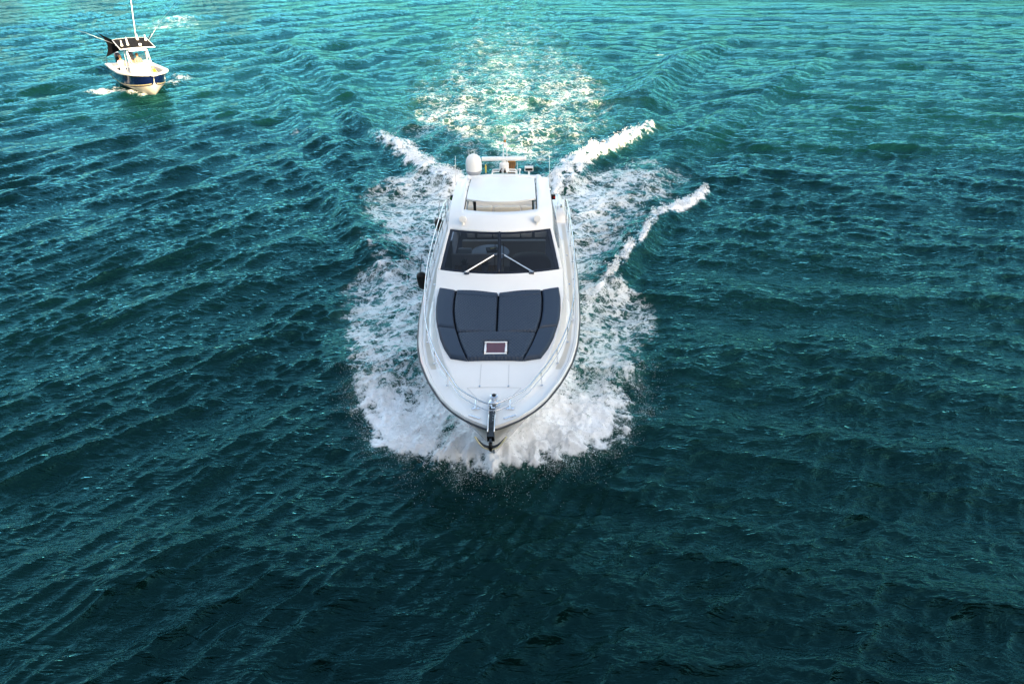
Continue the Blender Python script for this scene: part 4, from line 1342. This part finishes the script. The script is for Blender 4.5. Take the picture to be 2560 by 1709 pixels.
def build_boat():
    ss = [0, .03, .08, .18, .3, .5, .8, 1.1, 1.5, 1.9, 2.4, 3, 3.6, 4.4, 5.2, 6.2, 7.3, 8.3]
    top, bot, st1, st2 = MB(), MB(), MB(), MB()
    for sgn in (-1, 1):
        A, B, C, C2 = [], [], [], []
        for s in ss:
            pts, (wc, zc), zk = boat_section(s)
            A.append([Vector((sgn * t, s, z)) for t, z in pts])
            B.append([Vector((sgn * wc * (1 - k), s, zc + (zk - zc) * k)) for k in (0, .33, .66, 1)])
            (t4, z4), (t5, z5), (t6, z6) = pts[4], pts[5], pts[6]
            C.append([Vector((sgn * (t5 + (t6 - t5) * k + .006), s, z5 + (z6 - z5) * k)) for k in (.05, .42)])
            C2.append([Vector((sgn * (t5 + (t6 - t5) * k + .006), s, z5 + (z6 - z5) * k)) for k in (.52, .62)])
        top.grid(A, flip=(sgn < 0)); bot.grid(B, flip=(sgn < 0)); st1.grid(C[4:], flip=(sgn < 0)); st2.grid(C2[4:], flip=(sgn < 0))
    pts, (wc, zc), zk = boat_section(BL)
    tr = [Vector((t, BL, z)) for t, z in pts] + [Vector((0, BL, zk))] + [Vector((-t, BL, z)) for t, z in pts[::-1]]
    top.add(tr, [tuple(range(len(tr)))])
    h = top.build('hull', M['navyhull'], boat, smooth=True, auto=50)
    bot.build('hull_bottom', M['bottom'], boat, smooth=True)
    st1.build('boot_stripe', M['gold'], h, smooth=True); st2.build('boot_stripe', M['gold'], h, smooth=True)
    # gunwale cap and liner
    cap, lin = MB(), MB()
    for sgn in (-1, 1):
        P, Q = [], []
        for s in ss:
            b, z = bb(s), bz(s)
            wi = min(.30, b * .8)
            P.append([Vector((sgn * t, s - (.05 if s < .1 else 0), zz)) for t, zz in ((b + .035, z - .07), (b + .05, z), (b + .03, z + .035), (b - wi * .5, z + .05), (b - wi + .03, z + .035), (b - wi, z - .03))])
            if s > .45: Q.append([Vector((sgn * t, s, zz)) for t, zz in ((b - wi, z - .03), ((b - wi) * (.92 if s < 3 else 1.), z - .2), ((b - wi) * I(s, [.5, 1.8, 3, 4.5], [.55, .68, .8, .95]), .42 if s > 1.8 else .88), (0, .40 if s > 1.8 else .87))])
        cap.grid(P, flip=(sgn < 0)); lin.grid(Q, flip=(sgn > 0))
    cap.build('gunwale', M['liner'], boat, smooth=True, auto=50)
    lin.build('cockpit_liner', M['liner'], boat, smooth=True, auto=50)
    MB().box((0, 8.18, .78), (2.6, .25, .36)).build('transom', M['liner'], boat, bevel=.04)
    # short pulpit
    pu = MB(); P = []
    for s, w in ((-.42, .10), (-.36, .17), (-.1, .2), (.35, .26)):
        P.append([Vector((x, s, 1.45 + z)) for x, z in ((-w, -.06), (-w, .02), (w, .02), (w, -.06))])
    pu.grid(P, flip=True); pu.add(P[0], [(0, 1, 2, 3)]); pu.grid([[r[0], r[3]] for r in P]); pu.build('bow_pulpit', M['plastic'], boat)
    MB().box((0, -.12, 1.482), (.2, .1, .02)).build('anchor_cleat', M['navycover'], boat, bevel=.005)
    MB().box((0, 1.1, .93), (.8, .8, .12), taper=.9).build('bow_locker', M['plastic'], boat, bevel=.03)
    for sgn in (-1, 1):
        MB().box((sgn * .52, 2.3, .62), (.34, .9, .34)).build('bow_seat', M['plastic'], boat, bevel=.05)
    # console
    cs = MB()
    P = []
    for y0, y1, z, w in ((2.75, 3.95, .42, .62), (2.95, 3.95, .9, .60), (3.2, 3.9, 1.50, .56), (3.28, 3.85, 1.56, .54)):
        P.append([Vector((-w, y1, z)), Vector((-w, y0, z)), Vector((w, y0, z)), Vector((w, y1, z)), Vector((-w, y1, z))])
    cs.grid(P); cs.add(P[-1][:4], [(0, 1, 2, 3)]); cs.build('console', M['plastic'], boat, bevel=.03)
    MB().box((0, 2.62, .58), (1.0, .55, .36), taper=.92).build('console_seat', M['plastic'], boat, bevel=.05)
    MB().box((.05, 2.985, 1.0), (.2, .02, .28), rot=Matrix.Rotation(R(-25), 3, 'X')).build('console_hatch', M['liner'], boat)
    MB().add([(-.52, 3.27, 1.565), (.52, 3.27, 1.565), (.48, 3.5, 2.1), (-.48, 3.5, 2.1)], [(0, 1, 2, 3)]).build('console_windscreen', M['clear'], boat)
    MB().tube([(-.53, 3.27, 1.575), (.53, 3.27, 1.575)], .02, 6).build('windscreen_trim', M['shorts'], boat)
    MB().box((0, 5.0, .85), (.95, .5, .85)).build('leaning_post', M['plastic'], boat, bevel=.06)
    # T-top
    zt = 2.62
    for sgn in (-1, 1):
        MB().tube([(sgn * .72, 2.95, .43), (sgn * .66, 3.2, 1.6), (sgn * .60, 3.35, zt)], .035, 8).build('canopy_post', M['plastic'], boat, smooth=True)
        MB().tube([(sgn * .72, 4.35, .43), (sgn * .66, 4.2, 1.6), (sgn * .60, 4.2, zt)], .035, 8).build('canopy_post', M['plastic'], boat, smooth=True)
        MB().tube([(sgn * .48, 3.30, 1.60), (sgn * .60, 3.4, 2.45)], .028, 8).build('canopy_brace', M['plastic'], boat, smooth=True)
    W, Y0_, Y1_ = 1.04, 2.75, 5.0
    tp = MB(); P = [[Vector((x, y, zt + .02 + .04 * (1 - (x / W) ** 2) + .13 * (y - 3))) for x in np.linspace(-W, W, 9)] for y in np.linspace(Y0_, Y1_, 6)]
    tp.grid(P, flip=True); tp.grid([[p - Vector((0, 0, .03)) for p in r] for r in P]); tp.build('canopy', M['brownfab'], boat, smooth=True)
    rim_ = [P[0][j] for j in range(9)] + [P[i][8] for i in range(1, 6)] + [P[5][j] for j in range(7, -1, -1)] + [P[i][0] for i in range(4, -1, -1)]
    MB().tube([p - Vector((0, 0, .02)) for p in rim_], .03, 6).build('canopy_frame', M['plastic'], boat, smooth=True)
    for y in (3.35, 4.2):
        MB().tube([(-1.05, y, zt + .03), (1.05, y, zt + .03)], .028, 6).build('canopy_bar', M['plastic'], boat)
    MB().box((0, 3.15, zt - .10), (1.05, .40, .24)).build('electronics_box', M['plastic'], boat, bevel=.03)
    MB().box((.18, 2.76, zt + .19), (.16, .12, .13)).build('floodlight', M['plastic'], boat, bevel=.02)
    for (x, y) in ((-.80, 3.35), (-.42, 3.45), (-.36, 3.95), (.42, 4.45), (.86, 4.2)):
        MB().lathe([(.075, 0), (.075, .06), (.035, .14), (.03, .34), (.015, .36)], (x, y, zt + .04 + .13 * (y - 3)), 10).build('roof_fitting', M['plastic'], boat, smooth=True, auto=50)
    MB().tube([(.36, 4.6, zt + .25), (.52, 4.65, zt + 1.6), (.86, 4.7, zt + 4.2)], [.032, .026, .014], 8).build('whip_antenna', M['plastic'], boat, smooth=True)
    # outriggers
    MB().tube([(-1.1, 4.7, zt + .1), (-2.4, 5.3, zt + .75), (-4.3, 6.2, zt + 1.35)], [.016, .012, .006], 6).build('outrigger', M['alum'], boat, smooth=True)
    MB().tube([(1.1, 4.7, zt + .1), (2.3, 5.6, zt + 1.1), (4.0, 6.8, zt + 2.15)], [.016, .012, .006], 6).build('outrigger', M['alum'], boat, smooth=True)
    # black shade cloth stretched aft of the canopy, with poles
    sh = MB()
    k0, kA, kB, kC = Vector((-1.03, 4.95, zt + .30)), Vector((-1.75, 5.9, zt + .75)), Vector((-1.50, 6.3, zt - .95)), Vector((.10, 4.95, zt - .42))
    P = []
    for i in range(11):
        v = i / 10
        r = []
        for j in range(11):
            u = j / 10
            p = k0.lerp(kC, v) * (1 - u) + kA.lerp(kB, v) * u
            p += Vector((.34, -.35, .05)) * math.sin(math.pi * v) * u + Vector((.16, -.1, .22)) * math.sin(math.pi * u) * v + Vector((.05, 0, -.08)) * math.sin(math.pi * u) * (1 - v)
            p.y += .05 * math.sin(7 * v + 4 * u)
            r.append(p)
        P.append(r)
    sh.grid(P); sh.build('shade_cloth', M['blackfab'], boat, smooth=True)
    MB().tube([(-1.36, 7.9, .95), (-1.42, 7.0, 1.45), (-1.50, 6.3, zt - .95)], .016, 6).build('shade_pole', M['black'], boat)
    MB().tube([(1.1, 4.8, zt + .1), (1.5, 5.3, zt + .5)], .02, 6).build('shade_pole', M['black'], boat)
    # outboards
    for x in (-.42, .42):
        ob = empty('outboard', (x, 8.55, .75)); ob.parent = boat
        cw = MB(); P = []
        for z, w, l0, l1 in ((.0, .17, -.22, .28), (.2, .21, -.28, .36), (.5, .22, -.30, .40), (.72, .19, -.26, .36), (.82, .12, -.16, .24)):
            P.append([Vector((w * math.cos(a), (l0 + l1) / 2 + (l1 - l0) / 2 * math.sin(a), z)) for a in np.linspace(0, 2 * math.pi, 15)])
        cw.grid(P); cw.add(P[-1][:-1], [tuple(range(14))]); cw.build('cowling', M['blackgloss'], ob, smooth=True, auto=60)
        MB().box((0, .05, -.4), (.14, .3, .9)).build('leg', M['black'], ob, bevel=.03)
        MB().box((0, .03, .835), (.2, .34, .03)).build('cowling_top', M['plastic'], ob, bevel=.01)
    MB().box((.72, 1.75, .83), (.42, .5, .05), rot=Matrix.Rotation(.3, 3, 'Z')).build('seat_towel', M['liner'], boat, bevel=.02)


build_boat()


def on_boat(x, s, z): return boat.matrix_basis @ Vector((x, s, z))


# blue cloth lying in the bow
bc = MB()
P = [[Vector((x, y, .05 + .12 * math.exp(-((x) ** 2 + y ** 2) / .03) + .02 * math.sin(9 * x + 5 * y))) for x in np.linspace(-.28, .28, 9)] for y in np.linspace(-.2, .2, 7)]
bc.grid(P)
o = bc.build('cloth', M['blue'], None, smooth=True); o.location = on_boat(.28, 1.62, .86); o.rotation_euler = (0.1, 0, boat.rotation_euler.z)
md = o.modifiers.new('thick', 'SOLIDIFY'); md.thickness = .03
tag(o, 'bright blue cloth lying in the bow of the fishing boat', 'cloth')


# ------------------------------------------------------------------ people: one skinned body each
def person(name, label, loc, rotz, joints, bones, zones, mats, hair=None, cap=None):
    """joints: name -> (x, y, z, rx, ry); bones: pairs; zones(co) -> material index"""
    keys = list(joints)
    me = bpy.data.meshes.new('body')
    me.from_pydata([joints[k][:3] for k in keys], [(keys.index(a), keys.index(b)) for a, b in bones], [])
    tmp = bpy.data.objects.new('tmp', me); COL.objects.link(tmp)
    sk = tmp.modifiers.new('s', 'SKIN'); sk.use_smooth_shade = True
    for i, k in enumerate(keys):
        me.skin_vertices[0].data[i].radius = (joints[k][3], joints[k][4])
    me.skin_vertices[0].data[keys.index('pelvis')].use_root = True
    tmp.modifiers.new('d', 'SUBSURF').levels = 2
    tmp.modifiers['d'].render_levels = 2
    dg = bpy.context.evaluated_depsgraph_get()
    nm = bpy.data.meshes.new_from_object(tmp.evaluated_get(dg))
    bpy.data.objects.remove(tmp)
    nm.name = 'body'
    nm.materials.clear()
    for m in mats: nm.materials.append(m)
    for p in nm.polygons:
        p.material_index = zones(p.center); p.use_smooth = True
    root = empty(name, loc, (0, 0, rotz)); tag(root, label, 'person', 'people aboard the fishing boat')
    link(bpy.data.objects.new('body', nm), root)
    hx, hy, hz = joints['head'][:3]
    if hair:
        MB().lathe([(.02, .135), (.06, .125), (.098, .08), (.112, .02), (.105, -.03), (.085, -.07)], (hx, hy + .018, hz + .02), 16).build('hair', hair, root, smooth=True)
    if cap:
        c = MB().lathe([(.01, .13), (.06, .122), (.10, .08), (.115, .02), (.118, .0)], (hx, hy, hz + .03), 16)
        c.add([(hx - .08, hy - .10, hz + .035), (hx + .08, hy - .10, hz + .035), (hx + .06, hy - .21, hz + .02), (hx - .06, hy - .21, hz + .02)], [(0, 1, 2, 3)])
        c.build('cap', cap, root, smooth=True)
    # face
    fc = MB()
    for sx in (-1, 1): fc.lathe([(.001, -.012), (.012, 0), (.001, .012)], (hx + sx * .035, hy - .095, hz + .01), 8)
    fc.build('eyes', M['black'], root)
    return root


def standing(lean=0., arm_f=.25, head_turn=0):
    J = dict(pelvis=(0, 0, .95, .16, .11), waist=(0, -.01 - lean * .3, 1.12, .145, .10), chest=(0, -.02 - lean * .7, 1.34, .17, .115), neckb=(0, -lean, 1.48, .075, .07),
             neck=(0, -.01 - lean, 1.55, .055, .055), head=(0, -.03 - lean, 1.68, .085, .10), crown=(0, -.02 - lean, 1.77, .06, .07))
    B = [('pelvis', 'waist'), ('waist', 'chest'), ('chest', 'neckb'), ('neckb', 'neck'), ('neck', 'head'), ('head', 'crown')]
    for s, n in ((-1, 'l'), (1, 'r')):
        J.update({'sh' + n: (s * .19, -lean * .9, 1.43, .065, .065), 'el' + n: (s * .25, -.10 - lean, 1.17, .045, .045), 'wr' + n: (s * .20, -.10 - arm_f - lean, 1.10, .032, .032),
                  'hd' + n: (s * .19, -.18 - arm_f - lean, 1.11, .035, .02),
                  'hip' + n: (s * .10, 0, .88, .10, .10), 'kn' + n: (s * .11, -.03, .50, .06, .065), 'an' + n: (s * .11, .02, .09, .04, .045), 'ft' + n: (s * .12, -.15, .04, .04, .03)})
        B += [('chest', 'sh' + n), ('sh' + n, 'el' + n), ('el' + n, 'wr' + n), ('wr' + n, 'hd' + n), ('pelvis', 'hip' + n), ('hip' + n, 'kn' + n), ('kn' + n, 'an' + n), ('an' + n, 'ft' + n)]
    return J, B


def sitting():
    J, B = standing(.03, .12)
    for k in J:
        x, y, z, a, b = J[k]; J[k] = (x, y, z - .47, a, b)
    for s, n in ((-1, 'l'), (1, 'r')):
        J['hip' + n] = (s * .10, -.04, .45, .10, .10); J['kn' + n] = (s * .13, -.44, .46, .065, .065); J['an' + n] = (s * .12, -.46, .09, .04, .045); J['ft' + n] = (s * .13, -.62, .04, .04, .03)
    return J, B


rz = boat.rotation_euler.z
J, B = standing(.02, .30)
person('person', 'bare-shouldered person with auburn hair standing behind the fishing boat windscreen', on_boat(.12, 4.35, .42), rz, J, B, lambda c: 1 if c.z < .98 and c.z > .45 else 0, [M['skin'], M['shorts']], hair=M['hairf'])
J, B = standing(.05, .2)
person('person', 'tanned person seen low behind the left part of the fishing boat windscreen', on_boat(-.34, 4.5, .30), rz + .3, J, B, lambda c: 1 if c.z < 1.0 and c.z > .45 else 0, [M['skin2'], M['shorts']], hair=M['hair'])
J, B = standing(.0, .1)
person('person', 'person in white top with pink stripe standing left of the fishing boat console', on_boat(-.95, 4.2, .40), rz - .5, J, B,
       lambda c: (2 if abs(c.x * 1.3 + c.z - 1.25) < .045 else 1) if 1.0 < c.z < 1.45 and abs(c.x) < .21 else (3 if .5 < c.z <= 1.0 and abs(c.x) < .2 else 0), [M['skin2'], M['shirtw'], M['pink'], M['shirtw']], hair=M['hair'])
J, B = sitting()
person('person', 'person in white cap and orange top seated in the fishing boat bow', on_boat(.52, 2.45, .42), rz + .9, J, B,
       lambda c: 1 if .52 < c.z < .98 and abs(c.x) < .2 else (2 if .3 < c.z <= .56 else 0), [M['skin'], M['orangecl'], M['shirtw']], cap=M['capw'])
